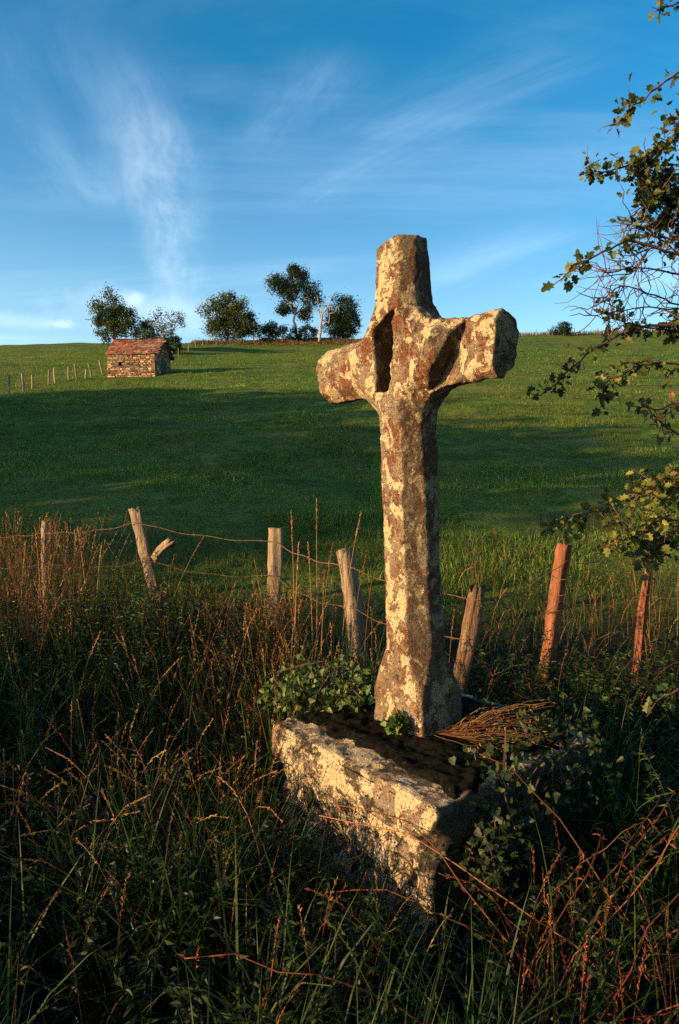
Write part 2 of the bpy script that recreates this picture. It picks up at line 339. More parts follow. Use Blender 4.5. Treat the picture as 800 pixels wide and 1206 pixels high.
def stone_mat(name, cream=0.512, rustlo=0.478, warm=1.0, dark=0.0, side_shade=0.6):
    m, t, out = new_mat(name); co = t.node('ShaderNodeTexCoord').outputs['Object']
    gr = t.mix(t.ramp(t.noise(co, 28, 6, .7), .3, .7), (0.085*warm, 0.058, 0.038), (0.31*warm, 0.215, 0.125))
    gr = t.mix(t.ramp(t.noise(co, 5, 5, .6), .4, .65), gr, (0.25, 0.19, 0.125))
    ru = t.math('MULTIPLY', t.ramp(t.noise(t.mapping(co, (1, 1, .55), (3, 1, 2)), 7.5, 7, .68, .4), rustlo, rustlo+.07), t.ramp(t.noise(co, 60, 3), .3, .5))
    c = t.mix(t.math('MULTIPLY', ru, .85), gr, (0.15, 0.045, 0.022))
    v = t.node('ShaderNodeTexVoronoi', {'Scale': 13.0, 'Randomness': 1.0}); wob = t.vm('ADD', co, t.vm('SCALE', t.node('ShaderNodeTexNoise', {'Scale': 35.0, 'Detail': 4.0, 'Vector': co}).outputs['Color'], 0.035)); t.set(v.inputs['Vector'], wob)
    blob = t.math('MULTIPLY', t.ramp(v.outputs['Distance'], .22, .27, 1, 0), t.ramp(t.node('ShaderNodeSeparateColor', {0: v.outputs['Color']}).outputs[0], .5, .55))
    li = t.ramp(t.noise(t.mapping(co, (1, 1, .7), (7, 5, 1)), 12, 9, .68, .5), cream, cream+.025)
    fine = t.ramp(t.noise(t.mapping(co, (1, 1, .8), (2, 8, 5)), 34, 6, .7, .4), .56, .60); lich = t.math('MAXIMUM', t.math('MAXIMUM', li, blob), t.math('MULTIPLY', fine, .75))
    lc = t.mix(t.noise(co, 45, 4, .7), (0.38, 0.285, 0.15), (0.70, 0.56, 0.34))
    c = t.mix(t.math('MULTIPLY', lich, .9), c, lc)
    orl = t.math('MULTIPLY', t.ramp(t.noise(t.mapping(co, (1, 1, 1), (11, 2, 8)), 16, 5, .6), .66, .7), .8)
    c = t.mix(orl, c, (0.48, 0.22, 0.03))
    sp = t.ramp(t.noise(co, 110, 4, .75), .56, .66); c = t.mix(t.math('MULTIPLY', sp, .75), c, (0.03, 0.024, 0.018))
    bl = t.ramp(t.noise(t.mapping(co, (1, 1, 1.5), (4, 9, 3)), 11, 8, .7), .61-dark, .65-dark); c = t.mix(t.math('MULTIPLY', bl, .85), c, (0.022, 0.018, 0.014))
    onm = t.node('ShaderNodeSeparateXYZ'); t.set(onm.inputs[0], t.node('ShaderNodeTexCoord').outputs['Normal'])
    side_sh = t.math('MULTIPLY', t.ramp(t.math('ADD', onm.outputs[0], t.math('MULTIPLY', t.noise(co, 9, 5, .65), .6)), .55, .95), side_shade); c = t.mix(side_sh, c, t.mix(t.noise(co, 40, 4), (0.015, 0.015, 0.010), (0.06, 0.055, 0.035)))  # side turned from the sun painted darker: shade put into the stone colour
    gt_ = t.ramp(t.noise(co, 230, 3, .8), .35, .65, .55, 1.25); c = t.mix(1.0, c, t.node('ShaderNodeCombineColor', {0: gt_, 1: gt_, 2: gt_}).outputs[0], 'MULTIPLY')
    h = t.math('ADD', t.math('MULTIPLY', t.noise(co, 45, 6, .7), .6), t.math('MULTIPLY', t.noise(co, 160, 4, .7), .3)); h = t.math('ADD', h, t.math('MULTIPLY', lich, .18)); h = t.math('SUBTRACT', h, t.math('MULTIPLY', sp, .2))
    principled(t, out, c, 0.92, h, 1.0, 0.018, 0.15); return m
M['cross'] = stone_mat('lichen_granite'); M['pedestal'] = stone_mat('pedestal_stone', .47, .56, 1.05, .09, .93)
m, t, out = new_mat('black_moss'); M['moss'] = m; co = t.node('ShaderNodeTexCoord').outputs['Object']; n = t.noise(co, 30, 6, .7)
c = t.mix(t.ramp(n, .35, .75), (0.004, 0.004, 0.003), (0.022, 0.020, 0.013)); c = t.mix(t.ramp(t.noise(co, 70, 3), .68, .74), c, (0.12, 0.11, 0.08))
principled(t, out, c, 1.0, t.noise(co, 90, 5, .75), 1.0, 0.02, 0.05)
def wood_mat(name, a, b, d):
    m, t, out = new_mat(name); co = t.node('ShaderNodeTexCoord').outputs['Object']; st = t.mapping(co, (1, 1, .07))
    g1 = t.noise(st, 90, 5, .7); g2 = t.noise(st, 28, 5, .6, .5); c = t.mix(t.ramp(g2, .3, .7), a, b)
    c = t.mix(t.math('MULTIPLY', t.ramp(g1, .52, .68), .8), c, d); c = t.mix(t.math('MULTIPLY', t.ramp(t.noise(co, 22, 4), .58, .7), .5), c, (0.3, 0.27, 0.18))
    principled(t, out, c, .85, t.math('ADD', g1, g2), .8, .012, .2); return m
M['wood'] = wood_mat('weathered_post_wood', (0.17, 0.12, 0.075), (0.34, 0.25, 0.16), (0.03, 0.02, 0.013))
M['wood_dark'] = wood_mat('rotten_post_wood', (0.10, 0.055, 0.03), (0.24, 0.14, 0.075), (0.02, 0.012, 0.008))
M['wood_red'] = wood_mat('reddish_post_wood', (0.17, 0.06, 0.03), (0.31, 0.12, 0.055), (0.03, 0.016, 0.01))
m, t, out = new_mat('rusty_wire'); M['wire'] = m; co = t.node('ShaderNodeNewGeometry').outputs['Position']
principled(t, out, t.mix(t.noise(co, 40, 3), (0.10, 0.045, 0.025), (0.25, 0.13, 0.07)), .7)
m, t, out = new_mat('bark'); M['bark'] = m; co = t.node('ShaderNodeNewGeometry').outputs['Position']; n = t.noise(co, 9, 5, .7)
principled(t, out, t.mix(n, (0.05, 0.035, 0.025), (0.20, 0.15, 0.10)), .9, n, .8, .03)
m, t, out = new_mat('pale_bark'); M['bark_pale'] = m; co = t.node('ShaderNodeNewGeometry').outputs['Position']; n = t.noise(co, 3, 5, .7)
principled(t, out, t.mix(n, (0.16, 0.12, 0.085), (0.42, 0.33, 0.23)), .9, n, .8, .05)
m, t, out = new_mat('twig_bark'); M['twig'] = m; co = t.node('ShaderNodeNewGeometry').outputs['Position']; n = t.noise(co, 60, 3)
principled(t, out, t.mix(n, (0.055, 0.028, 0.02), (0.16, 0.085, 0.06)), .8)

# ------------------------------------------------------------------ ground sheet
def sgrid(lo, hi, n, fine): 
    a, b = np.arcsinh(lo/fine), np.arcsinh(hi/fine); return np.sinh(np.linspace(a, b, n))*fine
gx = sgrid(-400, 400, 420, 3.0); gy = np.concatenate([sgrid(-200, 0, 90, 3.0)[:-1], np.geomspace(1, 601, 520)-1])
XX, YY = np.meshgrid(gx, gy, indexing='ij'); ZZ = gz(XX, YY)
ii, jj = np.meshgrid(np.arange(len(gx)-1), np.arange(len(gy)-1), indexing='ij'); b = (ii*len(gy)+jj).ravel()
go = link('ground', mk_mesh('ground', np.stack([XX, YY, ZZ], -1).reshape(-1, 3), np.stack([b, b+len(gy), b+len(gy)+1, b+1], 1), None, M['ground'], True))
tag(go, 'rising green pasture hillside behind the stone cross', None, None, 'structure')

# ------------------------------------------------------------------ stone cross
TH = R(-51.2); CRX = np.array([0.30, 2.55, 0.47])
h = 0.005
o_, X, Y, Z = grid((-0.50, -0.17, -0.04), (0.50, 0.15, 1.83), h)
hw = np.interp(Z, [0, .14, .27, .6, 1.15, 1.25, 1.50, 1.83], [.131, .130, .114, .112, .106, .106, .100, .098]).astype(np.float32)
ht = np.interp(Z, [0, .14, .27, 1.0, 1.25, 1.5, 1.83], [.108, .106, .094, .092, .098, .092, .068]).astype(np.float32)
ht = np.minimum(ht, np.interp(np.abs(X), [.0, .13, .26, .5], [.12, .10, .074, .078]).astype(np.float32)+ (Z < 1.15)*1.0)
hf = np.where(Z > 1.18, np.interp(X, [-.5, -.26, -.13, 0, .21, .30, .5], [.078, .074, .10, .10, .098, .045, .045]), ht).astype(np.float32); hf = ht+(hf-ht)*sstep(Z, 1.1, 1.25)*(1-sstep(Z, 1.5, 1.6))
armh = np.interp(X, [-.5, -.42, -.3, -.15, .15, .3, .5], [.100, .112, .108, .112, .112, .108, .116]).astype(np.float32)
d2 = smin(np.abs(X)-hw, np.abs(Z-1.365)-armh, 0.150)
cc = np.interp(Z, [.14, .29, 1.2, 1.3, 1.83], [.0, .058, .056, .040, .040]).astype(np.float32)
cut = np.where(np.abs(X) > .14, .046, 0.); cc = np.maximum(cc, cut*(Z > 1.2))
dY = np.maximum(-Y-hf, Y-ht); D = smax(d2, dY, .005); D = smax(D, (d2+dY+cc)*.7071, .006)
D = smax(D, np.abs(X-0.0)-.432-(.012*np.sin(Z*19)), .008); D = smax(D, Z-1.795-.05*X-.008*np.sin(X*30+1), .012); D = np.maximum(D, -Z-.02)
# left niche with a sloping head
xr = np.interp(Z, [1.2, 1.47, 1.56], [.028, .030, .050])
ni = np.maximum(np.maximum(-.062-X-.25*np.clip(Y+.08, 0, .2), X-xr+.02*sstep(Z, 1.42, 1.30)), np.maximum(1.258-Z, Z-1.475-np.clip(X+.083, 0, .2)*.55)); ni = np.maximum(ni, Y-.055)
ni = ni+.010*(vnoise(np.stack([X, Y, Z], -1), 22, 77)-.5); D = smax(D, -ni, .010)
# right notch: everything right of a slanting edge is cut back
lx, lz = np.array([-.03, .20, .30, .6]), np.array([1.03, 1.29, 1.46, 1.75])
s_ = (X-np.interp(Z, lz, lx, left=-.03))*.78
flo = np.interp(Z, [.98, 1.08, 1.19, 1.27, 1.34], [.0, .006, .012, .075, .088]).astype(np.float32)
flo = np.where(X > .36, .055*sstep(Z, 1.18, 1.26), flo)
no = np.maximum(np.maximum(-s_, Y-(-.098+flo)), 1.0-Z); D = np.where(Z > 1.0, smax(D, -no, .005), D)
D = add_noise(D, X, Y, Z, [(7, .006, 2, 1), (24, .0048, 2, 5), (70, .0034, 2, 9)])
V, Q = surface_nets(D, o_, h)
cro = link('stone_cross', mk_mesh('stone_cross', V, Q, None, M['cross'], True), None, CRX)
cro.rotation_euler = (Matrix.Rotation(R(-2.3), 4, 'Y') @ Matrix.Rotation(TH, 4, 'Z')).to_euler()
tag(cro, 'weathered granite cross with lichen patches and carved hollows standing on the mossy pedestal', 'stone cross')

# ------------------------------------------------------------------ pedestal
PED = np.array([0.338, 2.507, 0.0]); ped = empty('stone_pedestal', PED, (0, 0, TH))
tag(ped, 'rough square stone pedestal with pale lichened side and black moss top under the cross', 'pedestal')
def rough_block(name, lo, hi, mat, terms, h=.008, bite=None):
    lo, hi = np.array(lo), np.array(hi); o_, X, Y, Z = grid(lo-.04, hi+.04, h); c = (lo+hi)/2; e = (hi-lo)/2
    D = smax(smax(np.abs(X-c[0])-e[0], np.abs(Y-c[1])-e[1], .02), np.abs(Z-c[2])-e[2], .02)
    if bite: D = bite(D, X, Y, Z)
    D = add_noise(D, X, Y, Z, terms, .07); V, Q = surface_nets(D, o_, h); return link(name, mk_mesh(name, V, Q, None, mat, True), ped)
tz = [(5, .008, 2, 21), (17, .010, 2, 25), (60, .006, 2, 29)]
def bite1(D, X, Y, Z):
    D = smax(D, -Y-.43+.014*sstep(Z, .41, .44), .004)
    return np.maximum(D, (X-Y-.815+.05*np.sin(Z*25))*.7)
def bite2(D, X, Y, Z):
    for bx, bz, r in ((-.24, .25, .04), (.08, .10, .07), (-.1, .27, .03), (.28, .2, .04), (-.16, .20, .05), (-.05, .13, .06), (.02, .22, .035), (.2, .10, .05), (.31, .07, .06), (-.3, .12, .05), (.12, .21, .03)):
        D = smax(D, -(np.sqrt(((X-bx)*.55)**2+((Y+.41)*1.2)**2+(Z-bz)**2)-r*.95), .012)
    return np.maximum(D, (X-Y-.79+.06*np.sin(Z*21+1))*.7)
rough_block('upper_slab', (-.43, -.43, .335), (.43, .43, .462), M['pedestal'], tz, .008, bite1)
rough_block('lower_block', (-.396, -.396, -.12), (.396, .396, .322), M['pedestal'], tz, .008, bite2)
o_, X, Y, Z = grid((-.42, -.42, .43), (.42, .42, .53), .008)
p3 = np.stack([X, Y, 0*X], -1)
hm = .478+.030*(fbm(p3, 14, 3, 41)-.5)+.02*(fbm(p3, 45, 2, 44)-.5)
edge = sstep(.42-.0+.13*(fbm(p3, 8, 3, 47)-.55)-np.maximum(np.abs(X)-.01, np.maximum(-Y+.075, Y)), .0, .05)
D = (Z-(.44+(hm-.44)*edge))*.8; D = np.maximum(D, .437-Z); D = np.maximum(D, np.maximum(np.abs(X), np.abs(Y))-.42)
V, Q = surface_nets(D, o_, .008); tag(link('moss', mk_mesh('moss', V, Q, None, M['moss'], True), ped), 'black dried moss crust over the slab')

# ------------------------------------------------------------------ near fence: posts and barbed wire
def post_mesh(name, p0, p1, r, mat, seed, flat=1.0, sides=18, rings=18, taper=.0, jag=.03):
    """a split stake from p0 to p1 around its own base"""
    q = np.random.default_rng(seed); p0 = np.array(p0, float); p1 = np.array(p1, float); d = p1-p0; L = np.linalg.norm(d); d = d/L
    a = np.cross(d, [0.3, 1, 0.05]); a /= np.linalg.norm(a); b = np.cross(d, a)
    th = np.arange(sides)*2*np.pi/sides+q.uniform(0, 6); prof = 1+.18*np.sin(3*th+q.uniform(0, 6))+.13*q.normal(size=sides).clip(-1.2, .8)-.28*(q.random(sides) > .78)
    V = []
    for k in range(rings+1):
        s_ = k/rings; rr = r*(1-taper*s_)*(prof+.10*q.normal(size=sides)*.6); bend = .012*math.sin(s_*5+seed)
        zz = s_*L-(k == rings)*jag*np.abs(q.normal(size=sides))
        V.append(d*np.reshape(zz*np.ones(sides), (-1, 1))+a*((np.cos(th)*rr+bend)[:, None])+b*(np.sin(th)*rr*flat)[:, None])
    V = np.concatenate(V); k = np.arange(sides); k2 = (k+1) % sides
    Q = np.concatenate([np.stack([i*sides+k, i*sides+k2, (i+1)*sides+k2, (i+1)*sides+k], 1) for i in range(rings)])
    top = V[-sides:].mean(0)-d*.004; V = np.concatenate([V, top[None]])
    T = np.stack([rings*sides+k, rings*sides+k2, np.full(sides, len(V)-1)], 1)
    me = mk_mesh(name, V, [Q, T], None, mat, True); return me
def post(px0, py0, d0, px1, py1, d1, r, mat, seed, label, **kw):
    a, b_ = at(px0, py0, d0), at(px1, py1, d1); dr = (b_-a)/np.linalg.norm(b_-a)
    s0 = (a[2]-(float(gz(a[0], a[1]))-.08))/dr[2]; base = a-dr*s0
    o = link('fence_post', post_mesh('fence_post', base, b_, r, mat, seed, **kw), None, base)
    tag(o, label, 'fence post', 'stakes of the near fence'); return base, b_
PO = []
PO.append(post(-30, 690, 5.8, -34, 615, 5.8, .05, M['wood'], 10, 'weathered stake beyond the dry grass, past the stump'))
PO.append(post(56, 650, 5.5, 55, 612, 5.5, .045, M['wood'], 11, 'short grey stump of a post rising behind tall dry grass'))
PO.append(post(177, 668, 5.2, 157, 597, 5.25, .044, M['wood'], 12, 'pale split fence stake leaning beside a broken rail end', flat=.7))
PO.append(post(322, 725, 5.0, 323, 621, 5.0, .047, M['wood'], 13, 'upright straight pale fence stake holding two rusty wires', flat=.8, jag=.012))
PO.append(post(418, 745, 4.1, 407, 646, 4.1, .05, M['wood'], 14, 'stout pale fence stake just beside the shaft of the cross', jag=.02))
PO.append(post(541, 785, 3.75, 566, 685, 3.8, .045, M['wood_dark'], 15, 'short rotten crumbling stake leaning away from the cross', jag=.06, taper=.1))
PO.append(post(645, 770, 4.2, 668, 639, 4.25, .042, M['wood_red'], 16, 'reddish leaning fence stake with a knot and wire wound round', jag=.02))
PO.append(post(757, 722, 4.5, 771, 636, 4.5, .055, M['wood_red'], 17, 'reddish pointed fence stake half hidden by hawthorn leaves', taper=.75, jag=.03))
PO.append(post(905, 770, 4.6, 912, 640, 4.6, .05, M['wood'], 18, 'grey fence stake under the hawthorn branches'))
a, b_ = at(190, 650, 5.15), at(206, 632, 5.1)
rail = link('broken_rail', post_mesh('broken_rail', a-(b_-a)*.5, b_, .03, M['wood'], 31, rings=8, jag=.03), None, a-(b_-a)*.5); tag(rail, 'broken end of a wooden rail jutting beside the leaning pale stake', 'wooden rail')
for k in range(3):   # wire wound round the reddish leaning stake
    p0, p1 = PO[6]; c_ = p0+(p1-p0)*(.80-.10*k); th = np.linspace(0, 2*np.pi, 14); acc = Acc()
    tube(acc, np.stack([np.cos(th)*.058, np.sin(th)*.058, .012*np.sin(th+k)], 1), .0028, 4, cap=False)
    o = link('wire_loop', acc.mesh('wire_loop', M['wire']), None, c_); tag(o, ('top', 'middle', 'bottom')[k]+' rusty wire loop wound round the reddish leaning stake', 'wire', 'wire loops on the reddish stake')
wl = {0: 'beyond the short grey stump', 1: 'from the short stump to the pale leaning stake', 2: 'from the pale leaning stake to the straight stake', 3: 'from the straight stake to the stout stake by the cross', 4: 'passing behind the cross shaft', 5: 'from the rotten stake to the reddish leaning stake', 6: 'from the reddish leaning stake to the pointed one', 7: 'from the pointed reddish stake into the hawthorn'}
for i in range(len(PO)-1):
    for j, (f0, sag) in enumerate(((.90, .03), (.66, .05))):
        A = PO[i][0]+(PO[i][1]-PO[i][0])*(f0 if i not in (5,) else f0-.05); B = PO[i+1][0]+(PO[i+1][1]-PO[i+1][0])*f0; A = A-np.array([0, .05, 0]); B = B-np.array([0, .05, 0])
        s_ = np.linspace(0, 1, 24); P = A+(B-A)*s_[:, None]; P[:, 2] -= sag*4*s_*(1-s_)+.006*np.sin(s_*17+i); acc = Acc(); tube(acc, P-A, .0026, 4)
        wobj = link('barbed_wire', acc.mesh('barbed_wire', M['wire']), None, A); tag(wobj, ('upper' if j == 0 else 'lower')+' rusty barbed wire strand '+wl[i], 'barbed wire', 'strands of the near fence')
        L = np.linalg.norm(B-A); nb = int(L/.13); acc = Acc()
        for q in range(nb):
            c_ = P[int((q+.5)/nb*23)]-A
            for e in range(2): dv = rand_dirs(1)[0]*.014; tube(acc, np.array([c_-dv, c_+dv]), .0016, 3, cap=False)
        if nb: tag(link('barb', acc.mesh('barb', M['wire']), wobj), kind='stuff')

# ------------------------------------------------------------------ stone shed on the slope
sb = ground_hit(156, 444); SHW, SHD, SHH, RID = 3.4, 2.8, 1.75, 1.15
shed = empty('stone_shed', (sb[0]-.05, sb[1], sb[2]-.15), (0, 0, R(-7)))
tag(shed, 'small rubble stone shed with red lichened slate roof standing on the hillside', 'shed')
m, t, out = new_mat('rubble_stone'); M['rubble'] = m; a_ = t.node('ShaderNodeAttribute', attribute_name='tint').outputs['Color']; co = t.node('ShaderNodeTexCoord').outputs['Object']; n = t.noise(co, 18, 5, .7)
principled(t, out, t.mix(.6, a_, t.mix(1, a_, t.node('ShaderNodeCombineColor', {0: t.math('MULTIPLY', n, 2), 1: t.math('MULTIPLY', n, 2), 2: t.math('MULTIPLY', n, 2)}).outputs[0], 'MULTIPLY')), .95, n, .8, .04)
m, t, out = new_mat('dark_mortar'); M['mortar'] = m; principled(t, out, t.mix(t.noise(t.node('ShaderNodeTexCoord').outputs['Object'], 9, 4), (.03, .024, .018), (.09, .07, .05)), .95)
def bev_stone(acc, x0, x1, z0, z1, y, dpt, col, frame):
    g = .012; x0 += g; x1 -= g; z0 += g; z1 -= g; j = lambda s=.014: random.uniform(-s, s); b_ = .022
    out_ = [(x0+j(), z0+j()), (x1+j(), z0+j()), (x1+j(), z1+j()), (x0+j(), z1+j())]; cx_, cz_ = (x0+x1)/2, (z0+z1)/2
    V = [(x, 0, z) for x, z in out_]+[(x+np.sign(cx_-x)*b_, dpt+random.uniform(-.012, .012), z+np.sign(cz_-z)*b_) for x, z in out_]
    V = np.array([frame(x, yy, z) for x, yy, z in V]); Q = [[0, 1, 5, 4], [1, 2, 6, 5], [2, 3, 7, 6], [3, 0, 4, 7], [4, 5, 6, 7]]
    acc.add(V, None, Q, col)
SP = [(.30, .17, .08), (.38, .24, .12), (.20, .115, .06), (.42, .29, .16), (.26, .135, .065), (.13, .08, .05), (.33, .22, .13)]
def stone_face(name, width, top, frame, hole=None):
    acc = Acc(); z = 0.0
    while z < 3.2:
        hh = random.uniform(.09, .17); x = 0.0; any_ = False
        while x < width:
            w = random.uniform(.14, .40); x1 = min(x+w, width)
            if width-x1 < .08: x1 = width
            zt = top((x+x1)/2)
            if z+hh*.5 < zt and not (hole and any(h_[0]-.05 < (x+x1)/2 < h_[1]+.05 and h_[2]-.02 < z+hh/2 < h_[3] for h_ in hole)):
                bev_stone(acc, x, x1, z, min(z+hh, zt), 0, random.uniform(.03, .06), tints(1, SP, .3)[0], frame); any_ = True
            x = x1
        z += hh
    return tag(link(name, acc.mesh(name, M['rubble']), shed), kind='stuff')
hwid = SHW/2; wh = (.78, 1.10, .92, 1.17)
# mortar core with the window and door openings left dark behind frames
acc = Acc(); y0, y1 = .0, SHD
P = np.array([(-hwid, y0, 0), (hwid, y0, 0), (hwid, y1, 0), (-hwid, y1, 0), (-hwid, y0, SHH), (hwid, y0, SHH), (hwid, y1, SHH), (-hwid, y1, SHH), (-hwid, SHD/2, SHH+RID), (hwid, SHD/2, SHH+RID)])
acc.add(P, [[5, 6, 9], [4, 8, 7]], [[1, 2, 6, 5], [2, 3, 7, 6], [3, 0, 4, 7], [4, 5, 9, 8], [6, 7, 8, 9]])
for (xa, xb, za, zb) in ((-hwid, -hwid+wh[0], 0, SHH), (-hwid+wh[1], hwid, 0, SHH), (-hwid+wh[0], -hwid+wh[1], 0, wh[2]), (-hwid+wh[0], -hwid+wh[1], wh[3], SHH)):
    acc.add([(xa, 0, za), (xb, 0, za), (xb, 0, zb), (xa, 0, zb)], None, [[0, 1, 2, 3]])
link('wall_core', acc.mesh('wall_core', M['mortar']), shed)
stone_face('front_stonework', SHW, lambda x: SHH, lambda x, y, z: (x-hwid, -y, z), [wh])
gt = lambda x: SHH+RID*(1-abs(x-SHD/2)/(SHD/2))
stone_face('gable_stonework', SHD, gt, lambda x, y, z: (hwid+y, x, z), [(1.1, 1.95, 0, 1.55)])
stone_face('rear_gable_stonework', SHD, gt, lambda x, y, z: (-hwid-y, SHD-x, z))
acc = Acc(); acc.add([(-hwid+wh[0]-.02, -.02, wh[3]), (-hwid+wh[1]+.02, -.02, wh[3]), (-hwid+wh[1]+.02, -.07, wh[3]), (-hwid+wh[0]-.02, -.07, wh[3]), (-hwid+wh[0]-.02, -.02, wh[3]+.08), (-hwid+wh[1]+.02, -.02, wh[3]+.08), (-hwid+wh[1]+.02, -.07, wh[3]+.08), (-hwid+wh[0]-.02, -.07, wh[3]+.08)], None, [[3, 2, 6, 7], [0, 3, 7, 4], [2, 1, 5, 6], [4, 7, 6, 5], [0, 1, 2, 3]], (.25, .18, .1))
link('window_lintel', acc.mesh('window_lintel', M['rubble']), shed)
acc = Acc()
for k in range(5):
    ya = 1.12+k*.165; acc.add([(hwid+.01, ya, 0), (hwid+.01, ya+.155, 0), (hwid+.01, ya+.155, 1.5), (hwid+.01, ya, 1.5), (hwid+.04, ya, 0), (hwid+.04, ya+.155, 0), (hwid+.04, ya+.155, 1.5), (hwid+.04, ya, 1.5)], None, [[4, 5, 6, 7], [0, 4, 7, 3], [1, 2, 6, 5], [3, 7, 6, 2]], (.07, .055, .045))
link('door', acc.mesh('door', M['rubble']), shed)
RF = [(.24, .06, .028), (.17, .042, .022), (.30, .10, .045), (.17, .09, .055), (.09, .065, .045), (.34, .23, .15)]
for side in (0, 1):
    acc = Acc(); Ls = math.hypot(SHD/2, RID); rows = 15; sg = 1 if side == 0 else -1
    yv = np.array([0, SHD/2*sg, RID])/Ls; nv = np.array([0, -RID*sg, SHD/2])/Ls; org = np.array([0, 0 if side == 0 else SHD, SHH])
    for r_ in range(rows):
        s0 = -.16+r_*(Ls+.16)/rows; x = -hwid-.13
        while x < hwid+.12:
            w = random.uniform(.14, .30); lx_ = .27; j = lambda q=.015: random.uniform(-q, q)
            red = np.clip(.75-.5*(x+hwid)/SHW+random.uniform(-.3, .3), 0, 1)
            c_ = np.array(RF[random.randrange(3)])*red+np.array(RF[random.randrange(3, 6)])*(1-red); c_ = c_*random.uniform(.55, 1.3)
            sag = -.05*math.sin((x+hwid)/SHW*math.pi)
            pts = [(x+.005, s0+j(), .05+j(.012)), (x+w-.005, s0+j(), .05+j(.012)), (x+w-.005, s0+lx_, .015), (x+.005, s0+lx_, .015)]
            T_ = [org+np.array([q[0], 0, sag])+yv*q[1]+nv*(q[2]+.03) for q in pts]; B_ = [org+np.array([q[0], 0, sag])+yv*q[1]+nv*(q[2]) for q in pts]
            acc.add(T_+B_, None, [[0, 1, 2, 3], [4, 5, 1, 0], [5, 6, 2, 1], [7, 4, 0, 3]] if side == 0 else [[3, 2, 1, 0], [0, 1, 5, 4], [1, 2, 6, 5], [3, 0, 4, 7]], c_); x += w
    tag(link('roof_slates', acc.mesh('roof_slates', M['rubble']), shed), kind='stuff')

# ------------------------------------------------------------------ far fences
def far_post(px, py, hgt, lean, label, group, seed, mat='wood', r=.055, d=None):
    g0 = ground_hit(px, py) if d is None else np.array([(px-400)/F*d, d, float(gz((px-400)/F*d, d))])
    b0 = g0-np.array([0, 0, .05]); o = link('fence_post', post_mesh('fence_post', b0, b0+np.array([lean, 0, hgt]), r, M[mat], seed, sides=6, rings=3), None, b0)
    tag(o, label, 'fence post', group); return b0+np.array([lean, 0, hgt])
tops = []
for k, (px, py, hh, ln) in enumerate(((-14, 476, .95, 0), (11, 468, 1.0, .02), (28, 461, 1.05, -.06), (38, 458, .85, .03), (57, 453, 1.0, .08), (65, 451, 1.05, -.05), (81, 448, .9, 0), (91, 447, 1.05, -.15), (101, 446, .7, .05), (108, 444, 1.05, -.22), (121, 441, 1.0, -.2))):
    tops.append(far_post(px, py, hh, ln, 'thin pale stake, '+ORD[10-k]+' from the stone shed in the fence row', 'stakes of the fence by the shed', 50+k))
for j in (.12, .45):
    for k in range(len(tops)-1):
        acc = Acc(); a, b_ = tops[k]-np.array([0, .06, j]), tops[k+1]-np.array([0, .06, j]); tube(acc, np.array([a-a, (b_-a)/2-np.array([0, 0, .03]), b_-a]), .004, 3)
        o = link('fence_wire', acc.mesh('fence_wire', M['wire']), None, a); tag(o, ('upper' if j < .3 else 'lower')+' thin wire of the fence beside the shed, '+ORD[9-k]+' span from the shed', 'fence wire', 'wires of the fence by the shed')
for k, (px, d) in enumerate(((205, 62), (213, 68), (224, 78), (233, 86), (241, 94), (250, 101), (258, 107))):
    far_post(px, 0, 1.1, random.uniform(-.1, .1), 'distant stake of the fence climbing behind the shed, '+ORD[k]+' from the shed', 'stakes of the hilltop fence', 70+k, r=.05, d=d)
SKL = ['third stake before', 'second stake before', 'stake just before', 'stake just past', 'second stake past', 'third stake past', 'fourth stake past', 'fifth stake past']
for k, px in enumerate((616, 628, 641, 672, 684, 700, 716, 733)):
    far_post(px, 0, 1.15, random.uniform(-.1, .1), 'thin distant skyline post, '+SKL[k]+' the lone small bush coming from the cross', 'stakes on the skyline', 80+k, r=.05, d=109)

# ------------------------------------------------------------------ trees
def crown_leaves(acc, ells, nclump, per, ls, pal, csz=.16, var=.3):
    w = np.array([e[3]*e[4]*e[5] for e in ells])**(2/3); w /= w.sum()
    for e, f_ in zip(ells, w):
        nc = max(4, int(nclump*f_)); d = rand_dirs(nc); rr = rng.uniform(.3, 1.0, nc)**.6*rng.uniform(.8, 1.22, nc)
        c_ = np.array(e[:3])+d*rr[:, None]*np.array(e[3:6]); tcl = tints(nc, pal, var)
        P = np.repeat(c_, per, 0)+rng.normal(size=(nc*per, 3))*np.mean(e[3:6])*csz; n = len(P)
        dd = rand_dirs(n, -.1); nn = rand_dirs(n, .6); leaves(acc, P, dd, nn, rng.uniform(.7, 1.4, n)*ls, rng.uniform(.6, 1.0, n)*ls*.8, np.repeat(tcl, per, 0)*rng.uniform(.7, 1.3, (n, 1)))
def limb(acc, a, b_, r0, r1, wob=.06, m=7, sides=6):
    a, b_ = np.array(a, float), np.array(b_, float); s_ = np.linspace(0, 1, m)[:, None]; P = a+(b_-a)*s_; L = np.linalg.norm(b_-a)
    P[1:-1] += rng.normal(size=(m-2, 3))*L*wob; tube(acc, P, np.linspace(r0, r1, m), sides); return P
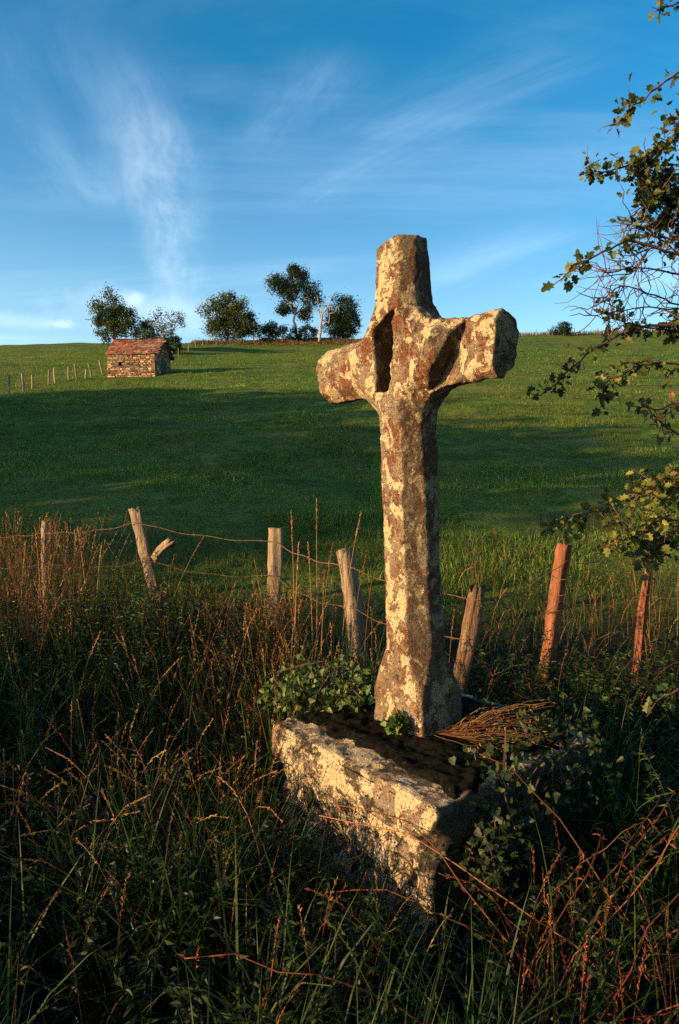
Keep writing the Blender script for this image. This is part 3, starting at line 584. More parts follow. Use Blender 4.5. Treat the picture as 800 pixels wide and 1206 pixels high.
def tree(name, base, ells, label, trunk_r, split, nclump, per, ls, pal, group=None, bark='bark', csz=.15, cat='tree', extra=None):
    per = int(per*3.4); ls = ls*1.0; nclump = int(nclump*.8)
    root = empty(name, base); tag(root, label, cat, group)
    acc = Acc(); top = np.array([0, 0, split]); limb(acc, (0, 0, -.3), top, trunk_r, trunk_r*.75, .03)
    for e in ells:
        e_ = np.array(e[:3]); limb(acc, top*.8, e_, trunk_r*.55, trunk_r*.15)
        for k in range(4): limb(acc, top*.5+e_*.5, e_+rand_dirs(1)[0]*np.array(e[3:6])*.8, trunk_r*.28, trunk_r*.06, .08, 5, 4)
    if extra: extra(acc)
    link('trunk', acc.mesh('trunk', M[bark], True), root)
    acc = Acc(); crown_leaves(acc, ells, nclump, per, ls, pal, csz); tag(link('crown', acc.mesh('crown', M['crown']), root), kind='stuff'); return root
G1 = [(.040, .066, .016), (.058, .082, .020), (.028, .050, .015), (.08, .092, .026)]
G2 = [(.11, .115, .05), (.085, .105, .04), (.14, .13, .065), (.06, .08, .03)]
G3 = [(.022, .040, .015), (.034, .054, .018), (.016, .032, .013)]
def skyp(px, d): x = (px-400)/F*d; return np.array([x, d, float(gz(x, d))])
u = lambda px, d: px/F*d                                    # frame units at a distance to metres
HT = 'trees on the hilltop'
d = 100; k = d/F
b = skyp(139, 78); q = 78/F
tree('hedgerow_tree', b, [(-.5, 0, 45*q, 21*q, 17*q, 20*q), (12*q, 0, 32*q, 18*q, 15*q, 17*q), (34*q, 0, 20*q, 12*q, 11*q, 14*q), (-8*q, 0, 26*q, 17*q, 15*q, 16*q)], 'rounded olive green tree rising behind the shed roof', .18, 1.6, 260, 16, .20, G1, HT)
b = skyp(196, 78)
tree('hedgerow_tree', b, [(2*q, 0, 40*q, 17*q, 13*q, 11*q), (16*q, 0, 34*q, 12*q, 10*q, 9*q), (-12*q, 0, 31*q, 12*q, 10*q, 11*q), (4*q, 0, 24*q, 10*q, 10*q, 10*q)], 'pale sparse airy tree behind the gable of the shed', .13, 1.4, 60, 9, .19, G2, HT, 'bark_pale', .2)
b = skyp(184, 74); 
tree('hedge_bush', b, [(0, 0, 12*q, 22*q, 12*q, 13*q), (22*q, 0, 9*q, 10*q, 10*q, 10*q)], 'low dark bush filling the gap behind the shed ridge', .1, .5, 80, 14, .2, G3, HT, cat='bush')
b = skyp(270, 103); k = 103/F
tree('hedgerow_tree', b, [(-12*k, 0, 32*k, 19*k, 17*k, 22*k), (14*k, 0, 28*k, 19*k, 16*k, 20*k), (0, 0, 40*k, 15*k, 14*k, 17*k), (2*k, 0, 14*k, 26*k, 18*k, 14*k), (24*k, 0, 20*k, 12*k, 12*k, 14*k)], 'broad dense dark bushy tree beside the low bush on the hilltop', .22, 1.2, 360, 17, .24, G1, HT)
b = skyp(322, 104)
tree('hedge_bush', b, [(-8*k, 0, 11*k, 14*k, 11*k, 13*k), (9*k, 0, 9*k, 15*k, 11*k, 12*k), (0, 0, 15*k, 12*k, 9*k, 9*k)], 'low dark bush between the broad tree and the tall skyline tree', .12, .5, 110, 15, .22, G3, HT, cat='bush')
b = skyp(356, 105); k = 106/F
tree('hedge_bush', b, [(-6*k, 0, 7*k, 10*k, 8*k, 9*k), (8*k, 0, 9*k, 10*k, 8*k, 10*k)], 'low dark bush at the foot of the tallest skyline tree', .1, .4, 90, 14, .2, G3, HT, cat='bush')
b = skyp(349, 106)
tree('tall_tree', b, [(-20*k, 0, 66*k, 13*k, 12*k, 11*k), (3*k, 0, 72*k, 14*k, 12*k, 12*k), (-8*k, 0, 56*k, 13*k, 12*k, 11*k), (18*k, 0, 52*k, 13*k, 10*k, 15*k), (-14*k, 0, 38*k, 11*k, 10*k, 8*k), (12*k, 0, 32*k, 9*k, 9*k, 9*k), (-2*k, 0, 80*k, 8*k, 8*k, 6*k)], 'tallest skyline tree with a pale forked trunk and open crown', .22, 5.2, 300, 15, .25, G3, HT, 'bark_pale', .22)
b = skyp(378, 104)
root = empty('dead_tree', b); tag(root, 'bare pale dead tree with forked limbs beside the round evergreen', 'tree', HT); acc = Acc(); t0 = (.2, 0, 25*k)
limb(acc, (-.3, 0, -.2), t0, .24, .15, .03)
for e in ((14*k, 0, 52*k), (-6*k, 0, 44*k), (24*k, 0, 40*k), (4*k, .5, 50*k)):
    P = limb(acc, t0, e, .13, .03, .07)
    for j in range(5): limb(acc, P[3+j % 3], P[3+j % 3]+rand_dirs(1, .5)[0]*1.3, .05, .012, .1, 4, 4)
link('trunk', acc.mesh('trunk', M['bark_pale'], True), root)
b = skyp(404, 107); tree('hedge_bush', skyp(394, 106), [(0, 0, 7*k, 11*k, 8*k, 8*k), (12*k, 0, 9*k, 12*k, 8*k, 9*k)], 'low dark bush at the foot of the dense round tree', .1, .4, 90, 14, .2, G3, HT, cat='bush')
tree('round_tree', b, [(0, 0, 30*k, 20*k, 16*k, 21*k), (-8*k, 0, 20*k, 14*k, 13*k, 14*k), (10*k, 0, 18*k, 13*k, 13*k, 15*k), (4*k, 0, 38*k, 14*k, 12*k, 12*k)], 'dense dark round tree beside the bare dead tree', .2, 1.2, 230, 17, .23, G3, HT)
b = skyp(657, 107)
tree('lone_bush', b, [(0, 0, 6*k, 12*k, 9*k, 9*k), (5*k, 0, 9*k, 8*k, 7*k, 6*k)], 'lone small dark bush on the bare skyline', .1, .4, 80, 13, .19, G3, None, cat='bush')
# brown bracken and rough grass along the hilltop hedge
acc = Acc(); n = 9000; xs = rng.uniform((225-400)/F*100, (440-400)/F*100, n); ys = 101+rng.normal(0, 2.2, n); kk = fbm(np.stack([xs, ys, 0*xs], 1), .45, 2, 61) > rng.uniform(.35, .7, n); xs, ys = xs[kk], ys[kk]; n = len(xs); P = np.stack([xs, ys, gz(xs, ys)], 1)
blades(acc, P, rng.uniform(.15, .7, n), .09, rng.uniform(0, .5, n), rng.uniform(.2, 1, n), tints(n, [(.12, .06, .025), (.15, .09, .04), (.09, .045, .022), (.07, .08, .025)], .3), seg=2)
tag(link('bracken', acc.mesh('bracken', M['dry'])), 'brown bracken and rough grass along the foot of the hilltop trees', 'bracken', None, 'stuff')
acc = Acc(); n = 2500; xs = rng.uniform(24, 62, n); ys = rng.uniform(108, 112, n); P = np.stack([xs, ys, gz(xs, ys)], 1)
blades(acc, P, rng.uniform(.3, .9, n), .09, rng.uniform(0, .5, n), rng.uniform(.2, 1, n), tints(n, [(.2, .13, .05), (.14, .1, .04), (.09, .09, .03)], .3), seg=2)
tag(link('skyline_grass', acc.mesh('skyline_grass', M['dry'])), 'dry rough grass along the bare skyline by the lone bush', 'grass', None, 'stuff')
# trees of the lane to the side: they throw the long evening shade on the pasture
LT = 'trees along the lane'
for i, (x, y, hh) in enumerate(((-27, -1.9, 12), (-29, 2.6, 13), (-31, 7.2, 12), (-31, 12.5, 13), (-33, 17.5, 12.5), (-35, 22.5, 10.5))):
    z = float(gz(x, y)); e = [(0, 0, hh*.62, 3.1, 3.1, hh*.30), (1.2, -1, hh*.36, 2.7, 2.7, hh*.24), (-1, 1.2, hh*.78, 2.2, 2.2, hh*.2), (0, 1.8, hh*.28, 2.4, 2.4, hh*.2)]
    tree('lane_tree', (x, y, z), e, 'leafy broad tree of the row beside the pasture, '+ORD[i]+' from the lane', .3, hh*.25, 190, 14, .42, G1, LT)


# ------------------------------------------------------------------ verge vegetation
GG = [(.024, .050, .008), (.037, .066, .011), (.016, .036, .008), (.055, .078, .015), (.028, .056, .015)]
GH = [(.014, .029, .007), (.021, .038, .008), (.011, .022, .006), (.028, .044, .010)]
DR = [(.34, .19, .07), (.27, .13, .05), (.42, .26, .10), (.20, .085, .035), (.30, .15, .055)]
RD = [(.20, .065, .03), (.15, .045, .025), (.26, .10, .04), (.11, .035, .022)]
ct, st_ = math.cos(TH), math.sin(TH)
def ped_local(x, y): dx, dy = x-PED[0], y-PED[1]; return dx*ct+dy*st_, -dx*st_+dy*ct
def on_ped(x, y, m=.45): a, b_ = ped_local(x, y); return (np.abs(a) < m) & (np.abs(b_) < m)
def cap(x, y):
    """tallest growth that leaves the pedestal's pale side open to someone standing in the lane"""
    px = 400+F*x/np.maximum(y, .3)
    yl = np.interp(px, [150, 300, 322, 505, 560, 640, 720], [700, 850, 955, 1085, 1010, 930, 840])
    b_ = (603-yl)/F; sl_ = (-math.sin(PITCH)+b_*math.cos(PITCH))/(math.cos(PITCH)+b_*math.sin(PITCH))
    dist = np.interp(px, [300, 505, 650], [2.6, 1.9, 2.4]); zm = 1.45+sl_*y
    c_ = np.where((px > 285) & (px < 660) & (y < dist), np.maximum(zm, .05), 9.0)
    b2 = (603-640)/F; front = 1.45+y*((-math.sin(PITCH)+b2)/1.0)
    return np.minimum(c_, np.maximum(front, .08))
def scatter(n, x0, x1, y0, y1, clump=0, seed=0, pm=.45):
    x = rng.uniform(x0, x1, n); y = rng.uniform(y0, y1, n)
    if clump:
        k_ = fbm(np.stack([x, y, 0*x], 1), clump, 2, seed) > rng.uniform(.3, .62, n); x, y = x[k_], y[k_]
    k_ = ~on_ped(x, y, pm) & (np.hypot(x, y) > .75); x, y = x[k_], y[k_]
    return np.stack([x, y, gz(x, y)-.01], 1)
def stuff(name, acc, mat, label, cat): return tag(link(name, acc.mesh(name, M[mat])), label, cat, None, 'stuff')

# leafy herbs
acc = Acc()
def herbs(P, H, nl, ls, pal, wid=.45):
    n = len(P); H = np.minimum(H, cap(P[:, 0], P[:, 1])); k_ = H > .06; P, H = P[k_], H[k_]; n = len(P)
    az = rng.uniform(0, 6.28, n); S = arcs(P, H, rng.uniform(0, .25, n), rng.uniform(0, .7, n), az, 5); C = tints(n, pal, .3)
    tubes(acc, S, np.linspace(.0035, .0012, 5)[None]*np.ones((n, 1)), C*.9)
    f_ = rng.uniform(.15, 1, (n, nl)); i0 = np.minimum((f_*4).astype(int), 3); fr = f_*4-i0; ar = np.arange(n)[:, None]
    Q = (S[ar, i0]*(1-fr[..., None])+S[ar, i0+1]*fr[..., None]).reshape(-1, 3); m_ = len(Q)
    a2 = rng.uniform(0, 6.28, m_); el = rng.uniform(-.5, .7, m_); D_ = np.stack([np.cos(a2)*np.cos(el), np.sin(a2)*np.cos(el), np.sin(el)], 1)
    nn = rand_dirs(m_, 1.2); lsz = ls*rng.uniform(.5, 1.3, m_)*np.clip(1.25-f_.ravel()*.6, .4, 1.2)
    leaves(acc, Q, D_, nn, lsz, lsz*wid, np.repeat(C, nl, 0)*rng.uniform(.75, 1.3, (m_, 1)))
P = scatter(2600, -3.2, 3.4, .8, 4.4, .9, 3); herbs(P, rng.uniform(.12, .42, len(P)), 24, .042, GH)
P = scatter(800, -3.0, -.9, 3.2, 4.7, .8, 6); herbs(P, rng.uniform(.5, .92, len(P)), 34, .040, GG, .33)
P = scatter(900, -2.6, -.3, 2.6, 4.5, 1.0, 5); herbs(P, rng.uniform(.35, .72, len(P)), 30, .042, GG, .33)
P = scatter(500, .8, 3.2, 2.2, 4.2, 1.0, 8); herbs(P, rng.uniform(.25, .55, len(P)), 30, .04, GG, .28)
P = scatter(500, -2.6, .2, 1.1, 2.6, 1.0, 11); herbs(P, rng.uniform(.25, .5, len(P)), 28, .040, GH, .4)
stuff('leafy_herbs', acc, 'leaf', 'dark leafy herbs and nettles crowding the verge round the pedestal', 'herbs')

# long green grass
acc = Acc()
def grass(P, L, w, pal, tilt=.35, curl=1.3, var=.3, seg=5):
    L = np.minimum(L, cap(P[:, 0], P[:, 1])*1.25); k_ = L > .05; P, L = P[k_], L[k_]; n = len(P)
    blades(acc, P, L, w*rng.uniform(.6, 1.3, n), np.abs(rng.normal(0, tilt, n)), rng.uniform(.1, curl, n), tints(n, pal, var), seg=seg)
P = scatter(13000, -3.2, 3.4, .8, 4.8, 1.6, 14); grass(P, rng.uniform(.12, .42, len(P)), .0052, GG, .5, 1.9)
P = scatter(3500, -2.6, .3, 2.6, 4.8, 1.6, 17); grass(P, rng.uniform(.45, .85, len(P)), .006, GG, .25, 1.2)
P = scatter(2500, -.9, .3, 1.0, 2.4, 2.0, 19); grass(P, rng.uniform(.3, .6, len(P)), .0068, GG, .3, 1.9)
P = scatter(1800, .5, 2.2, 1.0, 3.0, 2.0, 23); grass(P, rng.uniform(.3, .6, len(P)), .0068, GG, .35, 1.7)
for cx_, cy_ in ((.92, 2.65), (-.42, 1.9), (1.0, 2.45), (.35, 1.35), (-.15, 1.5)):
    P = np.stack([rng.normal(cx_, .05, 70), rng.normal(cy_, .05, 70), np.zeros(70)], 1); P[:, 2] = gz(P[:, 0], P[:, 1]); grass(P, rng.uniform(.3, .62, 70), .0085, GG, .35, 1.6)
stuff('long_grass', acc, 'grass', 'long green grass blades tangled over the verge before the fence', 'grass')

# rough pale grass just beyond the fence
acc = Acc()
P = scatter(16000, -4.5, 7, 4.9, 10, .7, 27); hh = rng.uniform(.10, .40, len(P))*np.interp(P[:, 1], [4.9, 7, 10], [1, .8, .45])*np.interp(P[:, 0], [-2, .5, 2], [.55, 1.0, 1.1])
n = len(P); blades(acc, P, hh, .008*rng.uniform(.7, 1.4, n), np.abs(rng.normal(0, .35, n)), rng.uniform(.1, 1.4, n), tints(n, GG+[(.08, .085, .022), (.06, .075, .018), (.18, .115, .04)], .3), seg=4)
stuff('rough_grass', acc, 'grass', 'rough paler grass growing just beyond the wire fence', 'grass')

# pasture blades, coarser with distance
acc = Acc(); n = 330000; dd = 6.0*np.exp(rng.uniform(0, 1, n)**.9*math.log(75/6.0)); xx = rng.uniform(-.78, .78, n)*dd
pk = np.stack([xx, dd, 0*xx], 1); tuss = fbm(pk, .8, 3, 33); big = fbm(pk, .12, 2, 37)
keep = tuss > rng.uniform(.34, .60, n); xx, dd, tuss, big = xx[keep], dd[keep], tuss[keep], big[keep]; n = len(xx)
P = np.stack([xx, dd, gz(xx, dd)-.01], 1); PG = [(.076, .136, .022), (.098, .165, .028), (.055, .105, .018), (.125, .170, .034)]
mid_ = fbm(np.stack([xx*.35, dd, 0*xx], 1), .55, 2, 39)[:, None]; C = tints(n, PG, .3)*(.65+.75*tuss[:, None])*(.45+1.1*mid_); C = C*(1-.5*sstep(big, .5, .75)[:, None])+np.array([.12, .12, .03])*(.5*sstep(big, .5, .75)[:, None])
blades(acc, P, (.04+.60*np.clip(tuss-.42, 0, 1)**1.2)*np.interp(dd, [6, 14, 20], [.7, .8, 1.0])*rng.uniform(.6, 1.4, n)*np.interp(dd, [6, 40, 75], [1, 1.2, 1.5]), .0042+.00052*dd, np.abs(rng.normal(0, .5, n)), rng.uniform(.2, 1.3, n), C, seg=2)
stuff('pasture_grass', acc, 'field', 'short tussocky grazed grass covering the hillside pasture', 'grass')

# dry grass with seed heads
def stalks(acc, P, H, pal, tilt=.12, curl=.5, rad=.0016, head=.12, nh=22, hl=.011, az=None):
    H = np.minimum(H, cap(P[:, 0], P[:, 1])*1.6); n = len(P); az = rng.uniform(0, 6.28, n) if az is None else az; C = tints(n, pal, .25)
    S = arcs(P, H, np.abs(rng.normal(0, tilt, n)), rng.uniform(0, curl, n), az, 7); tubes(acc, S, np.linspace(1.15, .55, 7)[None]*rad*np.ones((n, 1)), C)
    hf = np.clip(head/np.maximum(H, .05), .05, .5)[:, None]; f_ = 1-rng.uniform(0, 1, (n, nh))*hf; i0 = np.minimum((f_*6).astype(int), 5); fr = f_*6-i0; ar = np.arange(n)[:, None]
    Q = (S[ar, i0]*(1-fr[..., None])+S[ar, i0+1]*fr[..., None]).reshape(-1, 3); ax_ = np.repeat(S[:, 6]-S[:, 5], nh, 0); ax_ /= np.linalg.norm(ax_, axis=1, keepdims=True)
    D_ = ax_+rand_dirs(len(Q))*.55; leaves(acc, Q, D_, rand_dirs(len(Q)), hl*rng.uniform(.6, 1.4, len(Q)), hl*.35, np.repeat(C, nh, 0)*rng.uniform(.8, 1.35, (len(Q), 1)))
acc = Acc()
def drygrass(n, x0, x1, y0, y1, h0, h1, pal, clump=1.5, seed=0, **kw):
    P = scatter(n, x0, x1, y0, y1, clump, seed); stalks(acc, P, rng.uniform(h0, h1, len(P)), pal, **kw)
    Q = P[rng.integers(0, len(P), len(P)*2)]+rng.normal(size=(len(P)*2, 3))*[.04, .04, 0]; m_ = len(Q)
    L = np.minimum(rng.uniform(.3, .8, m_)*h1, cap(Q[:, 0], Q[:, 1])); k_ = L > .05
    blades(acc, Q[k_], L[k_], .0045, np.abs(rng.normal(0, .3, k_.sum())), rng.uniform(.2, 1.8, k_.sum()), tints(k_.sum(), pal, .3), seg=4)
drygrass(950, -3.1, -1.5, 3.4, 5.0, .7, 1.16, DR+RD[2:3], 1.2, 41)
drygrass(260, -2.7, -1.9, 4.5, 5.3, .8, 1.1, DR, 1.0, 42)
drygrass(520, -1.5, -.2, 2.9, 4.6, .4, .78, DR+RD[2:3], 1.8, 43)
drygrass(260, -.5, .25, 3.0, 4.4, .45, .85, DR, 2.0, 45)
drygrass(260, -1.3, -.2, 2.0, 3.0, .3, .6, DR, 2.2, 47, curl=1.2)
drygrass(110, -1.1, .2, 1.1, 2.0, .25, .5, RD+DR+GG, 2.4, 49, curl=1.1)
drygrass(160, .4, 2.2, 1.0, 1.9, .25, .5, RD, 2.4, 51, curl=1.1)
drygrass(260, .7, 2.6, 2.2, 4.0, .3, .6, RD+GG, 2.0, 53, curl=1.0)
drygrass(300, .5, 4.0, 4.6, 7.0, .3, .65, DR+RD+GG, 1.2, 55)
stuff('dry_grass', acc, 'dry', 'dry straw and rust coloured grass standing among the green verge plants', 'dry grass')

# a few tall single stalks that stand out against the pasture
for k_, (px, yt, d_, ln) in enumerate(((343, 602, 3.9, -.02), (352, 640, 3.8, .03), (373, 588, 4.0, .0), (363, 640, 4.0, -.03), (392, 640, 3.7, .08), (425, 605, 3.9, .12), (432, 650, 3.7, .1), (382, 670, 3.6, .02), (240, 632, 4.2, .3), (300, 660, 4.4, -.08), (275, 690, 4.0, .1), (440, 668, 3.6, .06), (205, 655, 4.3, .1), (30, 640, 4.4, .05), (92, 622, 4.5, -.05), (120, 640, 4.4, .06), (60, 655, 4.1, .1), (535, 720, 3.4, .04))):
    tp = at(px, yt, d_); b0 = np.array([tp[0]-ln, tp[1]+random.uniform(-.05, .05), float(gz(tp[0]-ln, tp[1]))]); s_ = np.linspace(0, 1, 9)[:, None]
    P = (tp-b0)*s_; P[:, 0] = ln*(s_[:, 0]**2.2); c_ = tints(1, DR, .15)[0]
    root = empty('grass_stalk', b0); tag(root, 'tall thin dry grass stalk with a seed head standing clear of the verge', 'grass stalk', 'tall dry grass stalks before the fence')
    acc = Acc(); tube(acc, P, np.linspace(.0026, .0013, 9), 4, c_, cap=False); link('stem', acc.mesh('stem', M['dry']), root)
    acc = Acc(); f_ = rng.uniform(.84, 1.0, 46); Q = np.stack([np.interp(f_, s_[:, 0], P[:, q]) for q in range(3)], 1); ax_ = P[-1]-P[-2]; ax_ = ax_/np.linalg.norm(ax_)
    leaves(acc, Q, ax_+rand_dirs(46)*.35, rand_dirs(46), .017, .007, np.tile(c_*1.1, (46, 1))); link('seed_head', acc.mesh('seed_head', M['dry']), root)

# arching bramble canes on the right
for k_ in range(28):
    p0 = at(random.uniform(540, 860), random.uniform(1000, 1200), random.uniform(1.4, 2.0)); p0[2] = float(gz(p0[0], p0[1])); L = random.uniform(.5, 1.05)
    az = random.uniform(-.4, .9) if k_ % 4 else random.uniform(2.2, 3.6); S = arcs(p0[None], np.array([L]), np.array([random.uniform(.5, 1.05)]), np.array([random.uniform(.2, .9)]), np.array([az]), 9)[0]; S[1:] += np.cumsum(rng.normal(size=(8, 3))*.012, 0); c_ = tints(1, RD+DR[1:2], .25)[0]
    root = empty('bramble_cane', p0); tag(root, 'thin reddish dry cane arching over the dark undergrowth beside the pedestal', 'dry cane', 'arching canes beside the pedestal')
    acc = Acc(); tube(acc, S-p0, np.linspace(.0027, .0011, 9), 5, c_); link('stem', acc.mesh('stem', M['dry'], True), root)
    acc = Acc(); n = 14; f_ = rng.uniform(.35, 1, n)*8; i0 = np.minimum(f_.astype(int), 7); fr = (f_-i0)[:, None]; Q = S[i0]*(1-fr)+S[i0+1]*fr-p0; leaves(acc, Q, rand_dirs(n, -.3), rand_dirs(n, .5), .024, .006, tints(n, RD, .3)); tag(link('withered_leaves', acc.mesh('withered_leaves', M['dry']), root), kind='stuff')

# straw lying on the pedestal beside the foot of the cross
acc = Acc()
for k_ in range(58):
    a = at(random.uniform(502, 545), random.uniform(862, 884), 2.42); b_ = at(random.uniform(560, 660), random.uniform(822, 905), random.uniform(2.25, 2.6)); mid = (a+b_)/2+np.array([random.uniform(-.05, .05), random.uniform(-.07, .07), random.uniform(.0, .12)])
    s_ = np.linspace(0, 1, 8)[:, None]; P = a*(1-s_)**2+2*mid*s_*(1-s_)+b_*s_**2; P[2:] += np.cumsum(rng.normal(size=(6, 3))*.006, 0); P[:, 2] = np.maximum(P[:, 2], .485) if on_ped(b_[0], b_[1], .5) else P[:, 2]
    tube(acc, P, np.linspace(.0016, .0008, 8), 3, tints(1, DR, .3)[0]*.62); n = 7; Q = P[rng.integers(4, 8, n)]+rng.normal(size=(n, 3))*.008; leaves(acc, Q, rand_dirs(n, -.3)+(b_-a)[None]*2, rand_dirs(n), .018, .004, tints(n, DR, .3)*.6)
stuff('dead_straw', acc, 'dry', 'sheaf of dead orange straw lying on the pedestal beside the cross foot', 'straw')

# ivy
IV = np.array([[0, 0, 0], [0, .45, -.04], [.35, -.08, .05], [.5, .25, .05], [.3, .5, .02], [.22, .78, 0], [0, 1, -.1], [-.22, .78, 0], [-.3, .5, .02], [-.5, .25, .05], [-.35, -.08, .05]])
IV_T = np.array([[1, k_, k_+1] for k_ in range(2, 10)]+[[0, 2, 1], [0, 1, 10]])
def ivy(name, label, blobs, pal, n):
    acc = Acc(); root = empty(name, blobs[0][0]); tag(root, label, 'ivy'); off = np.array(blobs[0][0])
    for c_, r_ in blobs:
        P = np.array(c_)+rng.normal(size=(n, 3))*np.array(r_); leaves(acc, P, rand_dirs(n, -.3), rand_dirs(n, .9)+np.array([-.5, -.7, 0]), rng.uniform(.013, .030, n), rng.uniform(.014, .031, n), tints(n, pal, .3), IV, IV_T)
    tag(link('ivy_leaves', acc.mesh('ivy_leaves', M['leaf'], off=off), root), kind='stuff')
    acc = Acc()
    for c_, r_ in blobs:
        for k_ in range(7):
            p_ = np.array(c_)+rng.normal(size=(6, 3))*np.array(r_)*.8; p_ = p_[np.argsort(p_[:, 0])]; tube(acc, p_, .0022, 4)
    tag(link('stem', acc.mesh('stem', M['twig'], off=off), root), kind='stuff')
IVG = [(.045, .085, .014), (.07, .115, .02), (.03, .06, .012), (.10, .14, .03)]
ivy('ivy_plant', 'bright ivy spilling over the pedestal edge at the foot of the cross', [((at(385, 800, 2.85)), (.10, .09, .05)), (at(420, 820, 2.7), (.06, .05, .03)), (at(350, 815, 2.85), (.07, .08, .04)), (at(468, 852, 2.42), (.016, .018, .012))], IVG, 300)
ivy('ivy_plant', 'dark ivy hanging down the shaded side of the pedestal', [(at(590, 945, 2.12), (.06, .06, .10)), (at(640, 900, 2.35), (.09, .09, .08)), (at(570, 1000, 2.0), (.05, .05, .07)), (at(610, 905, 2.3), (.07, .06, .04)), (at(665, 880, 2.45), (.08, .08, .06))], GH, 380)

# ------------------------------------------------------------------ hawthorn reaching in from the side
HB = np.array([2.75, 3.3, float(gz(2.75, 3.3))]); haw = empty('hawthorn_tree', HB); tag(haw, 'hawthorn with lobed olive leaves and bare reddish twigs overhanging the pasture', 'tree')
HL = [(.050, .072, .014), (.072, .095, .018), (.036, .054, .012), (.105, .115, .022), (.058, .082, .016)]; HY = [(.12, .135, .026), (.09, .11, .022), (.17, .165, .035), (.07, .09, .018)]
lp, ld, ln_, ls, lc = [], [], [], [], []
bacc = Acc(); P = limb(bacc, HB+[0, 0, -.1], HB+[.1, 0, 1.3], .09, .07, .03, 6, 8); crk = P[-1]; limb(bacc, crk, HB+[.2, .1, 3.6], .07, .03, .03, 8, 7)
def put_leaves(pts, n, pal, size=.040, spread=.03):
    i0 = rng.integers(0, len(pts)-1, n); fr = rng.random((n, 1)); Q = pts[i0]*(1-fr)+pts[i0+1]*fr
    d_ = rand_dirs(n, -.2); lp.append(Q+d_*rng.uniform(.004, spread, (n, 1))); ld.append(d_); ln_.append(rand_dirs(n, .5)+np.array([-.35, -.45, 0])); ls.append(size*rng.uniform(.55, 1.25, n)); lc.append(tints(n, pal, .25))
def branch(pix, d0, d1, r0, nleaf, ntw, pal=HL, twl=.16, leafy=5, size=.034, from_=None):
    n = len(pix); ds = np.linspace(d0, d1, n); K = np.array([at(px, py, dd_) for (px, py), dd_ in zip(pix, ds)]); s_ = np.linspace(0, n-1, 6*n); P = np.stack([np.interp(s_, np.arange(n), K[:, q]) for q in range(3)], 1)
    P += np.cumsum(rng.normal(size=P.shape)*.003, 0); tube(bacc, P, np.linspace(r0, .0018, len(P)), 5)
    st0 = np.array([HB[0]+.12, HB[1], np.clip(P[0][2]-.35, .7, 3.5)]); mid = (st0+P[0])/2+[0, 0, .06]; s2 = np.linspace(0, 1, 7)[:, None]; C0 = st0*(1-s2)**2+2*mid*s2*(1-s2)+P[0]*s2**2; C0[1:-1] += rng.normal(size=(5, 3))*.015; tube(bacc, C0, np.linspace(r0*1.6, r0, 7), 5)
    for k_ in range(9):
        a = C0[rng.integers(1, 7)]; dv = rand_dirs(1, .3)[0]; q = a+np.cumsum(np.concatenate([np.zeros((1, 3)), dv*.05+rng.normal(size=(4, 3))*.018]), 0); tube(bacc, q, np.linspace(.003, .001, 5), 4); put_leaves(q, 8, pal, size, .03)
    put_leaves(P[len(P)//6:], nleaf, pal, size)
    for k_ in range(ntw):
        a = P[rng.integers(len(P)//8, len(P))]; dv = rand_dirs(1)[0]; dv = dv*.9+np.array([-.35, 0, .15]); L = twl*rng.uniform(.4, 1.3); q = [a]
        for j in range(4): q.append(q[-1]+dv/np.linalg.norm(dv)*L/4); dv = dv+rng.normal(size=3)*.35
        q = np.array(q); tube(bacc, q, np.linspace(.0026, .001, 5), 4)
        if leafy: put_leaves(q, leafy, pal, size)
branch([(840, 62), (800, 86), (768, 103), (740, 130), (728, 152)], 3.0, 2.75, .006, 26, 10, HL, .09, 4)
branch([(840, -20), (800, 2), (775, 6)], 3.0, 2.9, .006, 14, 4, HL, .08, 4)
branch([(850, 150), (800, 165), (765, 185), (725, 208), (693, 217)], 3.1, 2.8, .008, 40, 14, HL, .12, 5)
branch([(860, 190), (810, 200), (775, 205), (748, 188)], 3.1, 2.9, .008, 50, 24, HL, .16, 7)
branch([(860, 250), (810, 240), (770, 232), (750, 245)], 3.1, 2.9, .008, 60, 26, HL, .16, 7)
branch([(860, 215), (820, 222), (790, 225), (765, 222)], 3.2, 3.0, .008, 60, 26, HL, .16, 7)
branch([(860, 280), (820, 275), (790, 262), (765, 258)], 3.2, 3.0, .007, 40, 20, HL, .15, 6)
branch([(860, 150), (815, 130), (795, 150)], 3.1, 3.0, .008, 40, 16, HL, .15, 7)
branch([(870, 340), (800, 300), (740, 285), (710, 300), (680, 322), (655, 346)], 3.0, 2.65, .008, 34, 8, HY+HL, .08, 3, .044)
for pts in (((860, 330), (800, 300), (760, 268), (735, 262)), ((860, 340), (790, 320), (740, 310), (708, 318)), ((860, 370), (790, 350), (745, 330), (715, 345)), ((860, 300), (800, 285), (765, 300), (742, 330)), ((860, 390), (800, 360), (750, 362), (695, 372))):
    branch(list(pts), 3.1, 2.85, .005, 3, 40, HL, .20, 0)
branch([(870, 400), (800, 380), (740, 385), (700, 405), (668, 432), (636, 461)], 3.0, 2.7, .009, 60, 14, HL, .10, 3)
branch([(870, 410), (810, 395), (770, 385), (715, 375)], 3.1, 2.9, .008, 50, 20, HL, .14, 4)
branch([(870, 440), (800, 430), (755, 440), (722, 452), (712, 476)], 3.0, 2.75, .007, 44, 10, HY+HL, .10, 4, .044)
branch([(870, 450), (810, 470), (770, 480), (748, 470)], 2.9, 2.75, .007, 22, 10, HL, .12, 3)
branch([(870, 560), (820, 525), (785, 500), (755, 475)], 2.9, 2.8, .009, 12, 10, HL+RD, .14, 2)
branch([(880, 600), (820, 575), (780, 572), (735, 590), (690, 605), (645, 618)], 3.0, 2.8, .008, 110, 22, HY, .13, 7, .036)
branch([(880, 640), (820, 620), (780, 610), (745, 630), (720, 640)], 2.9, 2.75, .008, 90, 20, HY, .13, 7, .036)
